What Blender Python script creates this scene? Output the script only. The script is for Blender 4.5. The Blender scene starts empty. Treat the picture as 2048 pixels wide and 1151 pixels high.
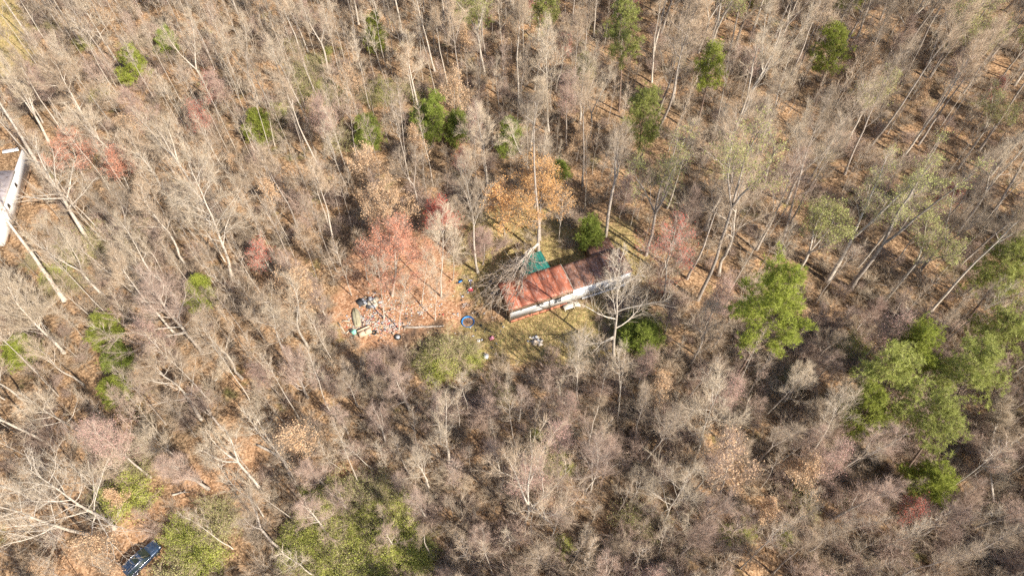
import bpy, bmesh, math, random
import numpy as np
from mathutils import Vector, Matrix

S = bpy.context.scene
COL = S.collection
R = math.radians

# ------------------------------------------------------------------ camera, sky, sun, exposure
TILT, HC = R(33.5), 92.0
FPX = 24 / 36 * 2048
cam_d = bpy.data.cameras.new('camera')
cam_d.lens, cam_d.sensor_width, cam_d.clip_start, cam_d.clip_end = 24, 36, 1.0, 4000
cam = bpy.data.objects.new('camera', cam_d)
cam.location, cam.rotation_euler = (0, 0, HC), (TILT, 0, 0)
COL.objects.link(cam)
S.camera = cam
SUN_EL, SUN_DIR = R(41), (0.74, -0.67)
W = bpy.data.worlds.new('World')
S.world = W
W.use_nodes = True
wn = W.node_tree
sky = wn.nodes.new('ShaderNodeTexSky')
sky.sky_type = 'NISHITA'
sky.sun_disc = False
sky.sun_elevation = SUN_EL
sky.sun_rotation = math.atan2(SUN_DIR[0], SUN_DIR[1])
bgn = wn.nodes['Background']
bgn.inputs['Strength'].default_value = 0.10
wn.links.new(sky.outputs[0], bgn.inputs['Color'])
sun_d = bpy.data.lights.new('sun', 'SUN')
sun_d.energy, sun_d.angle, sun_d.color = 5.0, R(0.53), (1.0, 0.925, 0.82)
sun = bpy.data.objects.new('sun', sun_d)
sun.rotation_euler = Vector((SUN_DIR[0] * math.cos(SUN_EL), SUN_DIR[1] * math.cos(SUN_EL), math.sin(SUN_EL))).to_track_quat('Z', 'Y').to_euler()
sun.location = (40, -30, 120)
COL.objects.link(sun)
S.view_settings.view_transform = 'Standard'
S.view_settings.look = 'None'
S.view_settings.gamma = 1
S.view_settings.use_curve_mapping = False
S.view_settings.exposure = 1.07
S.cycles.use_denoising = False
S.cycles.max_bounces = 5
S.cycles.diffuse_bounces = 3
S.cycles.transparent_max_bounces = 4
S.render.film_transparent = False

# ------------------------------------------------------------------ placing: photograph pixel -> place on the land
def land(x, y):
    x = np.asarray(x, float); y = np.asarray(y, float)
    return (0.22 * np.sin(x * 0.11 + 1.3) * np.sin(y * 0.093 + .4) + 0.12 * np.sin(x * 0.31 + y * 0.23) + 0.07 * np.sin(x * .7 - y * .9 + 2))
def px(x, y, z=0.0):
    a, b = (x - 1024) / FPX, (575.5 - y) / FPX
    d = np.array([a, b * math.cos(TILT) + math.sin(TILT), b * math.sin(TILT) - math.cos(TILT)])
    return np.array([0, 0, HC]) + d * ((z - HC) / d[2])
def proj(p):
    p = np.asarray(p, float)
    x, y, z = p[..., 0], p[..., 1], p[..., 2] - HC
    v = y * math.cos(TILT) + z * math.sin(TILT)
    w = np.maximum(y * math.sin(TILT) - z * math.cos(TILT), 1e-3)
    return np.stack([1024 + x / w * FPX, 575.5 - v / w * FPX], -1)
def solve_tree(base, top):
    B = px(*base)
    hs = np.arange(1.5, 45, .25)
    q = proj(B + np.stack([hs * 0, hs * 0, hs], 1)) - np.array(top)
    h = float(hs[np.argmin((q ** 2).sum(1))])
    Tp = px(*top, h)
    B[2] = float(land(B[0], B[1]))
    return B, h, Tp[:2] - B[:2]
def inside(poly, pts):
    pts = np.atleast_2d(pts); x, y = pts[:, 0], pts[:, 1]
    c = np.zeros(len(pts), bool); n = len(poly)
    for i in range(n):
        x1, y1 = poly[i]; x2, y2 = poly[(i + 1) % n]
        m = (y1 > y) != (y2 > y)
        with np.errstate(divide='ignore', invalid='ignore'):
            c ^= m & (x < (x2 - x1) * (y - y1) / (y2 - y1 + 1e-12) + x1)
    return c

# ------------------------------------------------------------------ helpers
def tag(o, label=None, cat=None, group=None, kind=None):
    for k, v in (('label', label), ('category', cat), ('group', group), ('kind', kind)):
        if v: o[k] = v
    return o
def thing(name, label, cat, loc=(0, 0, 0), rz=0.0, group=None, scale=1.0):
    o = bpy.data.objects.new(name, None)
    o.empty_display_size = .3
    COL.objects.link(o)
    o.location = tuple(float(v) for v in loc); o.rotation_euler = (0, 0, rz)
    o.scale = (scale,) * 3 if not hasattr(scale, '__len__') else scale
    return tag(o, label, cat, group)
def put(name, me, parent=None, loc=(0, 0, 0), rot=(0, 0, 0)):
    o = bpy.data.objects.new(name, me)
    COL.objects.link(o)
    o.location = tuple(float(v) for v in loc); o.rotation_euler = rot
    if parent: o.parent = parent
    return o

class MB:
    """collects triangles and quads with numpy"""
    def __init__(s): s.v = []; s.t = []; s.q = []; s.tm = []; s.qm = []; s.n = 0
    def add(s, v, tris=None, quads=None, m=0):
        v = np.asarray(v, float).reshape(-1, 3)
        if tris is not None and len(tris):
            s.t.append(np.asarray(tris, int) + s.n); s.tm.append(np.full(len(tris), m))
        if quads is not None and len(quads):
            s.q.append(np.asarray(quads, int) + s.n); s.qm.append(np.full(len(quads), m))
        s.v.append(v); s.n += len(v)
        return s
    def box(s, c, size, m=0, rz=0.0, tilt=None):
        c = np.asarray(c, float); h = np.asarray(size, float) / 2
        k = np.array([[x, y, z] for z in (-1, 1) for y in (-1, 1) for x in (-1, 1)]) * h
        if tilt is not None: k = k @ np.array(tilt).T
        if rz:
            ca, sa = math.cos(rz), math.sin(rz)
            k = k @ np.array([[ca, sa, 0], [-sa, ca, 0], [0, 0, 1]])
        return s.add(k + c, quads=[(0, 2, 3, 1), (4, 5, 7, 6), (0, 1, 5, 4), (2, 6, 7, 3), (0, 4, 6, 2), (1, 3, 7, 5)], m=m)
    def tube(s, P, rad, k=5, m=0, cap=False):
        P = np.asarray(P, float); n = len(P)
        rad = np.broadcast_to(np.asarray(rad, float), (n,))
        T = np.gradient(P, axis=0); T /= np.linalg.norm(T, axis=1, keepdims=True) + 1e-9
        ref = np.array([0, 0, 1.0]) if abs(T[:, 2]).mean() < .8 else np.array([1.0, 0, 0])
        A = np.cross(T, ref); A /= np.linalg.norm(A, axis=1, keepdims=True) + 1e-9
        B = np.cross(T, A)
        a = np.arange(k) * 2 * math.pi / k
        V = P[:, None] + rad[:, None, None] * (np.cos(a)[None, :, None] * A[:, None] + np.sin(a)[None, :, None] * B[:, None])
        i = np.arange(n - 1)[:, None] * k; j = np.arange(k)[None, :]; j2 = (j + 1) % k
        q = np.stack([i + j, i + k + j, i + k + j2, i + j2], -1).reshape(-1, 4)
        t = []
        if cap:
            for e in (0, n - 1):
                for x in range(1, k - 1): t.append((e * k, e * k + x, e * k + x + 1) if e == 0 else (e * k, e * k + x + 1, e * k + x))
        return s.add(V.reshape(-1, 3), t, q, m)
    def twigs(s, rng, P, D, L, rad, m=0, bend=.5):
        n = len(P)
        if n == 0: return s
        D = D / (np.linalg.norm(D, axis=1, keepdims=True) + 1e-9)
        ref = rng.normal(size=(n, 3)); A = np.cross(D, ref); A /= np.linalg.norm(A, axis=1, keepdims=True) + 1e-9
        B = np.cross(D, A)
        L = np.asarray(L)[:, None]; rad = np.asarray(rad)[:, None]
        mid = P + D * L * .5 + rng.normal(size=(n, 3)) * L * .06
        D2 = D + rng.normal(size=(n, 3)) * bend * .5 + np.array([0, 0, .25])
        D2 /= np.linalg.norm(D2, axis=1, keepdims=True)
        tip = mid + D2 * L * .5
        V = np.empty((n, 7, 3))
        for i in range(3):
            c, si = math.cos(i * 2.094), math.sin(i * 2.094)
            V[:, i] = P + rad * (c * A + si * B)
            V[:, 3 + i] = mid + rad * .7 * (c * A + si * B)
        V[:, 6] = tip
        b = (np.arange(n) * 7)[:, None, None]
        q = (b + np.array([[0, 1, 4, 3], [1, 2, 5, 4], [2, 0, 3, 5]])[None]).reshape(-1, 4)
        t = (b + np.array([[3, 4, 6], [4, 5, 6], [5, 3, 6]])[None]).reshape(-1, 3)
        return s.add(V.reshape(-1, 3), t, q, m)
    def leaves(s, rng, P, size, m=0, aspect=.55, flat=.35):
        n = len(P)
        if n == 0: return s
        N = rng.normal(size=(n, 3)) + np.array([0, 0, flat * 2]); N /= np.linalg.norm(N, axis=1, keepdims=True)
        A = np.cross(N, rng.normal(size=(n, 3))); A /= np.linalg.norm(A, axis=1, keepdims=True) + 1e-9
        B = np.cross(N, A)
        L = (size * rng.uniform(.6, 1.3, n))[:, None]
        V = np.stack([P, P + A * L * .5 + B * L * aspect * .5 + N * L * .1, P + A * L, P + A * L * .5 - B * L * aspect * .5 + N * L * .1], 1)
        b = (np.arange(n) * 4)[:, None]
        return s.add(V.reshape(-1, 3), np.concatenate([b + np.array([[0, 1, 2]]), b + np.array([[0, 2, 3]])]), None, m)
    def mesh(s, name, mats, smooth=False):
        me = bpy.data.meshes.new(name)
        V = np.concatenate(s.v) if s.v else np.zeros((0, 3))
        t = np.concatenate(s.t) if s.t else np.zeros((0, 3), int)
        q = np.concatenate(s.q) if s.q else np.zeros((0, 4), int)
        mi = np.concatenate(s.tm + s.qm) if (s.tm or s.qm) else np.zeros(0, int)
        me.vertices.add(len(V)); me.vertices.foreach_set('co', V.ravel().astype(np.float32))
        me.loops.add(t.size + q.size)
        me.loops.foreach_set('vertex_index', np.concatenate([t.ravel(), q.ravel()]).astype(np.int32))
        me.polygons.add(len(t) + len(q))
        st = np.concatenate([np.arange(len(t)) * 3, t.size + np.arange(len(q)) * 4])
        me.polygons.foreach_set('loop_start', st.astype(np.int32))
        for m in (mats if isinstance(mats, (list, tuple)) else [mats]): me.materials.append(m)
        me.polygons.foreach_set('material_index', mi.astype(np.int32))
        if smooth: me.polygons.foreach_set('use_smooth', np.ones(len(t) + len(q), bool))
        me.update(calc_edges=True)
        return me

# ------------------------------------------------------------------ materials
def nd(nt, t, **kw):
    n = nt.nodes.new(t)
    for k, v in kw.items():
        if k in n.inputs: n.inputs[k].default_value = v
        else: setattr(n, k, v)
    return n
def ramp(nt, fac, stops):
    r = nt.nodes.new('ShaderNodeValToRGB')
    e = r.color_ramp.elements
    while len(e) < len(stops): e.new(.5)
    for x, (p, c) in zip(e, stops): x.position = p; x.color = (*c, 1)
    nt.links.new(fac, r.inputs[0])
    return r.outputs[0]
def mixc(nt, f, a, b):
    m = nt.nodes.new('ShaderNodeMix'); m.data_type = 'RGBA'
    for sock, v in ((m.inputs[0], f), (m.inputs[6], a), (m.inputs[7], b)):
        if isinstance(v, (int, float)): sock.default_value = v
        elif isinstance(v, tuple): sock.default_value = (*v, 1)
        else: nt.links.new(v, sock)
    return m.outputs[2]
def newmat(name):
    m = bpy.data.materials.new(name); m.use_nodes = True
    return m, m.node_tree, m.node_tree.nodes['Principled BSDF']
def flat(name, c, c2=None, scale=3.0, rough=.8, metal=0.0, spec=.3, vary=0.0, coat=0.0, detail=6):
    m, nt, b = newmat(name)
    b.inputs['Roughness'].default_value = rough; b.inputs['Metallic'].default_value = metal
    b.inputs['Specular IOR Level'].default_value = spec; b.inputs['Coat Weight'].default_value = coat
    tc = nd(nt, 'ShaderNodeTexCoord')
    no = nd(nt, 'ShaderNodeTexNoise', Scale=scale, Detail=detail)
    nt.links.new(tc.outputs['Object'], no.inputs['Vector'])
    if c2 is None: c2 = tuple(v * .8 for v in c)
    col = ramp(nt, no.outputs[0], [(.35, c), (.65, c2)])
    if vary:
        oi = nd(nt, 'ShaderNodeObjectInfo')
        hs = nd(nt, 'ShaderNodeHueSaturation')
        mr = nd(nt, 'ShaderNodeMapRange'); mr.inputs[3].default_value = 1 - vary; mr.inputs[4].default_value = 1 + vary
        nt.links.new(oi.outputs['Random'], mr.inputs[0]); nt.links.new(mr.outputs[0], hs.inputs['Value'])
        nt.links.new(col, hs.inputs['Color']); col = hs.outputs[0]
    nt.links.new(col, b.inputs['Base Color'])
    return m
def leafmat(name, c, c2, vary=.2, trans=.35):
    m, nt, b = newmat(name)
    tc = nd(nt, 'ShaderNodeTexCoord'); no = nd(nt, 'ShaderNodeTexNoise', Scale=1.6, Detail=3)
    nt.links.new(tc.outputs['Object'], no.inputs['Vector'])
    geo = nd(nt, 'ShaderNodeNewGeometry')
    ml = nd(nt, 'ShaderNodeMath', operation='MULTIPLY_ADD'); ml.inputs[1].default_value = .5; 
    nt.links.new(geo.outputs['Random Per Island'], ml.inputs[0]); nt.links.new(no.outputs[0], ml.inputs[2])
    col = ramp(nt, ml.outputs[0], [(.4, c), (1.0, c2)])
    oi = nd(nt, 'ShaderNodeObjectInfo'); hs = nd(nt, 'ShaderNodeHueSaturation')
    mr = nd(nt, 'ShaderNodeMapRange'); mr.inputs[3].default_value = 1 - vary; mr.inputs[4].default_value = 1 + vary
    nt.links.new(oi.outputs['Random'], mr.inputs[0]); nt.links.new(mr.outputs[0], hs.inputs['Value']); nt.links.new(col, hs.inputs['Color'])
    nt.links.new(hs.outputs[0], b.inputs['Base Color'])
    b.inputs['Roughness'].default_value = .6; b.inputs['Specular IOR Level'].default_value = .25
    tr = nd(nt, 'ShaderNodeBsdfTranslucent'); nt.links.new(hs.outputs[0], tr.inputs[0])
    mx = nd(nt, 'ShaderNodeMixShader'); mx.inputs[0].default_value = trans
    nt.links.new(b.outputs[0], mx.inputs[1]); nt.links.new(tr.outputs[0], mx.inputs[2])
    nt.links.new(mx.outputs[0], nt.nodes['Material Output'].inputs[0])
    return m

M = {
    'bark_pale': flat('bark_pale', (.54, .475, .395), (.36, .305, .24), 2.5, vary=.15),
    'bark_grey': flat('bark_grey', (.40, .345, .29), (.25, .205, .165), 2.5, vary=.2),
    'bark_pine': flat('bark_pine', (.24, .17, .13), (.13, .09, .07), 3, vary=.15),
    'twig_pale': flat('twig_pale', (.55, .455, .335), (.43, .34, .235), 1.5, vary=.15),
    'twig_tan': flat('twig_tan', (.48, .37, .255), (.36, .265, .18), 1.5, vary=.2),
    'twig_pink': flat('twig_pink', (.48, .355, .28), (.36, .255, .195), 1.5, vary=.18),
    'twig_grey': flat('twig_grey', (.44, .35, .255), (.32, .245, .17), 1.5, vary=.2),
    'bud_red': leafmat('bud_red', (.50, .085, .06), (.64, .19, .13)),
    'bud_rose': leafmat('bud_rose', (.44, .23, .20), (.54, .36, .31)),
    'leaf_orange': leafmat('leaf_orange', (.60, .30, .10), (.80, .49, .21), trans=.3),
    'leaf_coral': leafmat('leaf_coral', (.58, .20, .115), (.70, .38, .25)),
    'leaf_tan': leafmat('leaf_tan', (.52, .33, .18), (.66, .47, .30)),
    'leaf_spring': leafmat('leaf_spring', (.30, .32, .09), (.44, .44, .16)),
    'needle': leafmat('needle', (.21, .25, .03), (.39, .42, .085), trans=.4),
    'needle_yellow': leafmat('needle_yellow', (.26, .29, .055), (.45, .46, .15), trans=.4),
    'cedar': leafmat('cedar', (.17, .22, .035), (.33, .38, .08), trans=.4),
    'leaf_green': leafmat('leaf_green', (.26, .30, .045), (.49, .50, .13)),
    'leaf_olive': leafmat('leaf_olive', (.28, .28, .08), (.49, .46, .22)),
}

# ------------------------------------------------------------------ ground
CLAY = [(675, 570), (705, 490), (800, 450), (915, 480), (945, 560), (930, 640), (870, 652), (790, 685), (690, 690), (655, 640)]
YARD_FRONT = [(925, 650), (1010, 640), (1140, 608), (1200, 600), (1245, 640), (1235, 730), (1150, 735), (1060, 720), (990, 730), (940, 700)]
YARD_BACK = [(930, 600), (905, 500), (955, 425), (1020, 395), (1130, 440), (1240, 440), (1300, 500), (1270, 590), (1130, 560)]
PATH = [(500, 860), (560, 930), (500, 1000), (400, 1060), (300, 1180), (120, 1180), (60, 1110), (180, 1060), (300, 1010), (380, 940), (440, 880)]
CORNER = [(-80, -30), (30, -30), (60, 60), (75, 150), (-80, 160)]
DUMP = [(675, 640), (700, 615), (730, 590), (800, 600), (860, 615), (850, 640), (795, 660), (790, 690), (720, 695), (680, 680)]
STRIP = [(795, 650), (890, 648), (850, 700), (830, 740), (800, 700)]
def wpoly(poly): return [tuple(px(*p)[:2]) for p in poly]
def axis(lo, hi, step, far):
    a = list(np.arange(lo, hi + step / 2, step))
    g = [20, 60, 150, 350, 800, far]
    return np.array([lo - v for v in g[::-1]] + a + [hi + v for v in g])
gx, gy = axis(-150, 150, .9, 1500), axis(-10, 190, .9, 1500)
GX, GY = np.meshgrid(gx, gy)
GP = np.stack([GX.ravel(), GY.ravel()], 1)
rs = np.random.default_rng(5)
jig = np.stack([np.sin(GP[:, 0] * 1.1 + np.sin(GP[:, 1] * .8) * 2) * .8 + rs.normal(size=len(GP)) * .5,
                np.sin(GP[:, 1] * 1.3 + np.sin(GP[:, 0] * .7) * 2) * .8 + rs.normal(size=len(GP)) * .5], 1)
gb = MB()
nxg = len(gx)
i = np.arange(len(gy) - 1)[:, None] * nxg; j = np.arange(nxg - 1)[None]
gb.add(np.stack([GX.ravel(), GY.ravel(), land(GX, GY).ravel()], 1), quads=np.stack([i + j, i + j + 1, i + nxg + j + 1, i + nxg + j], -1).reshape(-1, 4))
gm, nt, b = newmat('leaf_litter_ground')
b.inputs['Roughness'].default_value = .95; b.inputs['Specular IOR Level'].default_value = .1
tc = nd(nt, 'ShaderNodeTexCoord')
def noise(scale, detail=5, rough=.6, dist=0):
    n = nd(nt, 'ShaderNodeTexNoise', Scale=scale, Detail=detail, Roughness=rough, Distortion=dist)
    nt.links.new(tc.outputs['Object'], n.inputs['Vector']); return n.outputs[0]
vo = nd(nt, 'ShaderNodeTexVoronoi', Scale=4.5, Randomness=1.0); nt.links.new(tc.outputs['Object'], vo.inputs['Vector'])
sep = nd(nt, 'ShaderNodeSeparateColor'); nt.links.new(vo.outputs['Color'], sep.inputs[0])
def comb(a, wa, b_, wb):
    m1 = nd(nt, 'ShaderNodeMath', operation='MULTIPLY'); m1.inputs[1].default_value = wa; nt.links.new(a, m1.inputs[0])
    m2 = nd(nt, 'ShaderNodeMath', operation='MULTIPLY_ADD'); m2.inputs[1].default_value = wb
    nt.links.new(b_, m2.inputs[0]); nt.links.new(m1.outputs[0], m2.inputs[2]); return m2.outputs[0]
speck = comb(sep.outputs[0], .5, noise(1.1, 7, .7), .5)
litter = ramp(nt, speck, [(.2, (.085, .05, .028)), (.42, (.235, .14, .075)), (.58, (.37, .225, .12)), (.82, (.55, .375, .225))])
mould = ramp(nt, speck, [(.2, (.04, .028, .018)), (.5, (.14, .092, .052)), (.8, (.29, .20, .12))])
f1 = ramp(nt, noise(.09, 4, .6), [(.38, (0, 0, 0)), (.62, (1, 1, 1))])
base = mixc(nt, f1, litter, mould)
grassy = ramp(nt, comb(noise(.8, 6, .7), .6, sep.outputs[1], .4), [(.25, (.13, .105, .04)), (.42, (.27, .205, .085)), (.58, (.46, .335, .165)), (.75, (.20, .195, .055))])
clay = ramp(nt, comb(noise(1.3, 6, .7), .6, sep.outputs[2], .4), [(.25, (.14, .07, .038)), (.45, (.31, .165, .09)), (.62, (.44, .255, .15)), (.85, (.54, .39, .27))])
path = ramp(nt, comb(noise(1.6, 6, .7), .5, sep.outputs[2], .5), [(.2, (.13, .072, .038)), (.5, (.32, .185, .10)), (.8, (.50, .32, .19))])
dark = ramp(nt, speck, [(.25, (.045, .03, .022)), (.75, (.16, .105, .07))])
green = ramp(nt, speck, [(.25, (.08, .085, .022)), (.75, (.24, .25, .075))])
f2 = ramp(nt, noise(.16, 4, .65), [(.60, (0, 0, 0)), (.72, (.75, .75, .75))])
base = mixc(nt, f2, base, green)
for nm, c in (('path', path), ('clay', clay), ('grass', grassy), ('dark', dark)):
    at = nd(nt, 'ShaderNodeAttribute'); at.attribute_name = nm
    base = mixc(nt, at.outputs['Fac'], base, c)
nt.links.new(base, b.inputs['Base Color'])
bp = nd(nt, 'ShaderNodeBump', Strength=.9, Distance=.12); nt.links.new(speck, bp.inputs['Height']); nt.links.new(bp.outputs[0], b.inputs['Normal'])
ground_me = gb.mesh('ground', gm, smooth=True)
for nm, polys in (('path', [PATH]), ('clay', [CLAY, DUMP]), ('grass', [YARD_FRONT, YARD_BACK, CORNER]), ('dark', [STRIP])):
    v = np.zeros(len(GP))
    for p in polys:
        w = wpoly(p)
        for k in range(4):
            v += inside(w, GP + jig * (.5 + .5 * k) + rs.normal(size=GP.shape) * .4) / 4
    a = ground_me.attributes.new(nm, 'FLOAT', 'POINT'); a.data.foreach_set('value', np.clip(v, 0, 1).astype(np.float32))
tag(put('ground', ground_me), kind='structure')

# ------------------------------------------------------------------ the rusty trailer home
HA = R(20.3)
HU, HV = np.array([math.cos(HA), math.sin(HA)]), np.array([-math.sin(HA), math.cos(HA)])
HO = px(1020.5, 645)[:2]
def rust(name, base, hi, pale, sc=1.0):
    m, nt, b = newmat(name)
    tc = nd(nt, 'ShaderNodeTexCoord'); mp = nd(nt, 'ShaderNodeMapping'); mp.inputs['Scale'].default_value = (1.2 * sc, .45 * sc, 1)
    nt.links.new(tc.outputs['Object'], mp.inputs[0])
    n1 = nd(nt, 'ShaderNodeTexNoise', Scale=1.1, Detail=8, Roughness=.65); n2 = nd(nt, 'ShaderNodeTexNoise', Scale=2.2, Detail=5, Roughness=.7, Distortion=.6)
    nt.links.new(mp.outputs[0], n1.inputs['Vector']); nt.links.new(mp.outputs[0], n2.inputs['Vector'])
    c = ramp(nt, n1.outputs[0], [(.3, base), (.55, hi), (.72, tuple(v * .6 for v in base))])
    f = ramp(nt, n2.outputs[0], [(.54, (0, 0, 0)), (.66, (.8, .8, .8))])
    nt.links.new(mixc(nt, f, c, pale), b.inputs['Base Color'])
    b.inputs['Roughness'].default_value = .6; b.inputs['Metallic'].default_value = .15
    return m
M['rust_red'] = rust('rusted_metal_red', (.20, .065, .04), (.40, .135, .075), (.46, .34, .29))
M['rust_brown'] = rust('rusted_metal_brown', (.07, .045, .038), (.25, .12, .075), (.38, .34, .335), 1.8)
M['white_siding'] = flat('white_siding', (.86, .85, .83), (.80, .79, .765), .8, rough=.6)
M['brown_board'] = flat('brown_board', (.23, .145, .09), (.15, .09, .055), 2)
M['red_skirt'] = flat('red_skirting', (.50, .20, .12), (.42, .15, .09), 2)
M['beige'] = flat('beige_paint', (.62, .57, .47), (.5, .45, .36), 2)
M['dark_glass'] = flat('dark_glass', (.025, .028, .03), (.04, .04, .04), 2, rough=.12, spec=.6)
M['dark'] = flat('black_void', (.03, .027, .025), (.05, .045, .04), 2)
M['alu'] = flat('pale_metal', (.6, .6, .6), (.5, .5, .5), 4, rough=.4, metal=.5)
M['green_metal'] = flat('green_metal_roofing', (.015, .13, .105), (.03, .19, .15), 1.4, rough=.45, spec=.5)
home = thing('mobile_home', 'long white trailer home with rusted red and brown metal roof in the clearing', 'mobile home', (*HO, 0), HA)
LEN, WID, ZE, SEC = 20.4, 4.75, 3.9, 10.3
def part(name, fn, mats, parent, smooth=False):
    k = MB(); fn(k)
    return put(name, k.mesh(name, mats, smooth), parent)
part('wall', lambda k: k.box((LEN / 2, .06, (ZE + .75) / 2 - .1), (LEN, .12, ZE - .75)), M['white_siding'], home)
part('wall', lambda k: k.box((LEN / 2, WID - .06, ZE / 2), (LEN, .12, ZE - .3)), M['white_siding'], home)
part('wall', lambda k: k.box((.06, WID / 2, ZE / 2 + .1), (.12, WID - .25, ZE - .5)), M['brown_board'], home)
part('wall', lambda k: k.box((LEN - .06, WID / 2, ZE / 2 + .1), (.12, WID - .25, ZE - .5)), M['white_siding'], home)
# gently bowed roof sheets, each section with its seams
def bowed(k, x0, x1, y0, y1, z, rise, th=.07, n=10, seams=True):
    ys = np.linspace(y0, y1, n); zs = z + rise * np.sin(np.pi * (ys - y0) / (y1 - y0))
    V = [(x, y, zz + d) for d in (0, th) for x in (x0, x1) for y, zz in zip(ys, zs)]
    q = []
    for a in range(n - 1):
        q += [(2 * n + a, 3 * n + a, 3 * n + a + 1, 2 * n + a + 1), (a, a + 1, n + a + 1, n + a), (a, 2 * n + a, 2 * n + a + 1, a + 1), (n + a, n + a + 1, 3 * n + a + 1, 3 * n + a)]
    q += [(0, n, 3 * n, 2 * n), (n - 1, 3 * n - 1, 4 * n - 1, 2 * n - 1)]
    k.add(V, quads=q)
rng = np.random.default_rng(3)
nsh = 11
for sname, x0, x1, y0, y1, z, mt in (('roof', -.25, SEC, -.28, WID + .2, ZE + .22, 'rust_red'), ('roof', SEC + .003, LEN + .15, -.1, WID + .1, ZE - .02, 'rust_brown')):
    ro = None
    n = 5
    for s_ in range(n):
        a, c = x0 + (x1 - x0) * s_ / n, x0 + (x1 - x0) * (s_ + 1) / n
        k = MB(); bowed(k, a + .004, c - .004, y0, y1, z + (.012 if s_ % 2 else 0), .22)
        me = k.mesh('roof_sheet', M[mt])
        if s_ == 0:
            ro = put('roof', me, home)
        else:
            put('roof_sheet', me, ro)
        k = MB(); 
    ys = np.linspace(y0, y1, 9)
    for s_ in range(1, n):
        a = x0 + (x1 - x0) * s_ / n
        k = MB(); k.tube(np.stack([np.full(9, a), ys, z + .1 + .22 * np.sin(np.pi * (ys - y0) / (y1 - y0))], 1), .022, 4)
        put('seam', k.mesh('seam', M[mt]), ro)
part('fascia', lambda k: k.box((SEC / 2 - .12, -.30, ZE - .15), (SEC + .2, .05, .66)), M['brown_board'], home)
part('fascia', lambda k: k.box((-.23, WID / 2, ZE + .05), (.05, WID + .3, .3)), M['brown_board'], home)
part('trim', lambda k: k.tube([(SEC, y, ZE + .33 + .22 * math.sin(math.pi * (y + .28) / (WID + .48))) for y in np.linspace(-.28, WID + .2, 9)], .04, 4), M['beige'], home)
for x0 in np.arange(.05, 9.6, 1.2):
    part('skirting_panel', lambda k: k.box((x0 + .58, -.02 + rng.uniform(-.03, .03), .3), (1.14, .06, .62)), M['red_skirt'], home)
for x0 in np.arange(12.2, 20, 1.3):
    part('skirting_panel', lambda k: k.box((x0 + .6, -.01 + rng.uniform(-.02, .02), .32), (1.26, .05, .6)), M['white_siding'], home)
for wx, wz, ww, wh in ((7.9, 2.3, 1.05, 1.2), (4.9, 2.75, 1.05, .7), (15.2, 2.3, .9, .8)):
    w = part('window', lambda k: [k.box((wx - ww / 2 - .03, -.015, wz), (.06, .06, wh + .12)), k.box((wx + ww / 2 + .03, -.015, wz), (.06, .06, wh + .12)), k.box((wx, -.015, wz + wh / 2 + .03), (ww, .06, .06)), k.box((wx, -.015, wz - wh / 2 - .03), (ww, .06, .06))], M['alu'], home)
    part('pane', lambda k: k.box((wx, -.005, wz), (ww, .03, wh)), M['dark_glass'], w)
    part('sash', lambda k: k.box((wx, -.024, wz), (ww, .02, .035)), M['white_siding'], w)
part('wall_panel', lambda k: k.box((4.6, -.012, 1.2), (1.6, .02, .55)), M['alu'], home)
part('pipe', lambda k: k.tube([(3.3, -.1, .45), (3.3, -.1, 1.05)], .06, 6, cap=True), M['dark'], home)
part('vent', lambda k: k.box((1.8, -.02, 2.7), (.25, .05, .15)), M['dark'], home)
st = part('steps', lambda k: k.box((9.6, -.65, .55), (1.7, 1.0, .12)), M['beige'], home)
for s_ in range(3):
    part('tread', lambda k: k.box((10.75 + .3 * s_, -.6, .42 - .16 * s_), (.34, .95, .06)), M['beige'], st)
for dx in (8.85, 10.35):
    part('post', lambda k: k.box((dx, -1.1, .24), (.1, .1, .5)), M['beige'], st)
# lean-to porch with ribbed green roofing, against the back wall
porch = thing('back_porch', 'ribbed dark green metal porch roof behind the rusted trailer', 'porch', (*HO, 0), HA)
k = MB()
gx0, gx1, gy0, gy1 = 3.9, 8.6, WID + .25, WID + 4.3
nr = 57
xs = np.linspace(gx0, gx1, nr)
prof = np.array([[0, 0, .07, .07, 0, 0, 0, 0][i % 6] for i in range(nr)])
V = [(x, y, z + p) for y, z in ((gy0, ZE + .12), (gy1, ZE - .55)) for x, p in zip(xs, prof)]
k.add(V, quads=[(a, a + 1, nr + a + 1, nr + a) for a in range(nr - 1)])
V2 = np.array(V) - [0, 0, .03]
k.add(V2, quads=[(a, nr + a, nr + a + 1, a + 1) for a in range(nr - 1)])
put('roof', k.mesh('porch_roof', M['green_metal']), porch)
for x in (gx0 + .15, (gx0 + gx1) / 2, gx1 - .15):
    part('post', lambda k: k.box((x, gy1 - .2, 1.4), (.12, .12, 2.85)), M['brown_board'], porch)
part('beam', lambda k: k.box(((gx0 + gx1) / 2, gy1 - .2, ZE - .68), (gx1 - gx0 - .1, .1, .14)), M['brown_board'], porch)
part('deck', lambda k: k.box(((gx0 + gx1) / 2, (gy0 + gy1) / 2, .3), (gx1 - gx0 - .2, gy1 - gy0 - .2, .12)), M['brown_board'], porch)
hw = lambda u, v, z=0: np.array([*(HO + HU * u + HV * v), z])
# brown shed roof at the far back corner
shed = thing('lean_to_shed', 'low brown rusted shed roof at the far back corner of the trailer', 'shed', (*HO, 0), HA)
part('roof', lambda k: k.box((18.2, WID + 2.0, 2.7), (4.2, 3.2, .06), tilt=Matrix.Rotation(R(-6), 3, 'X')), M['rust_brown'], shed)
part('wall', lambda k: k.box((18.2, WID + 3.4, 1.2), (4.0, .1, 2.5)), M['brown_board'], shed)
for x in (16.3, 20.1):
    part('wall', lambda k: k.box((x, WID + 1.9, 1.2), (.1, 2.8, 2.6)), M['brown_board'], shed)

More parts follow.
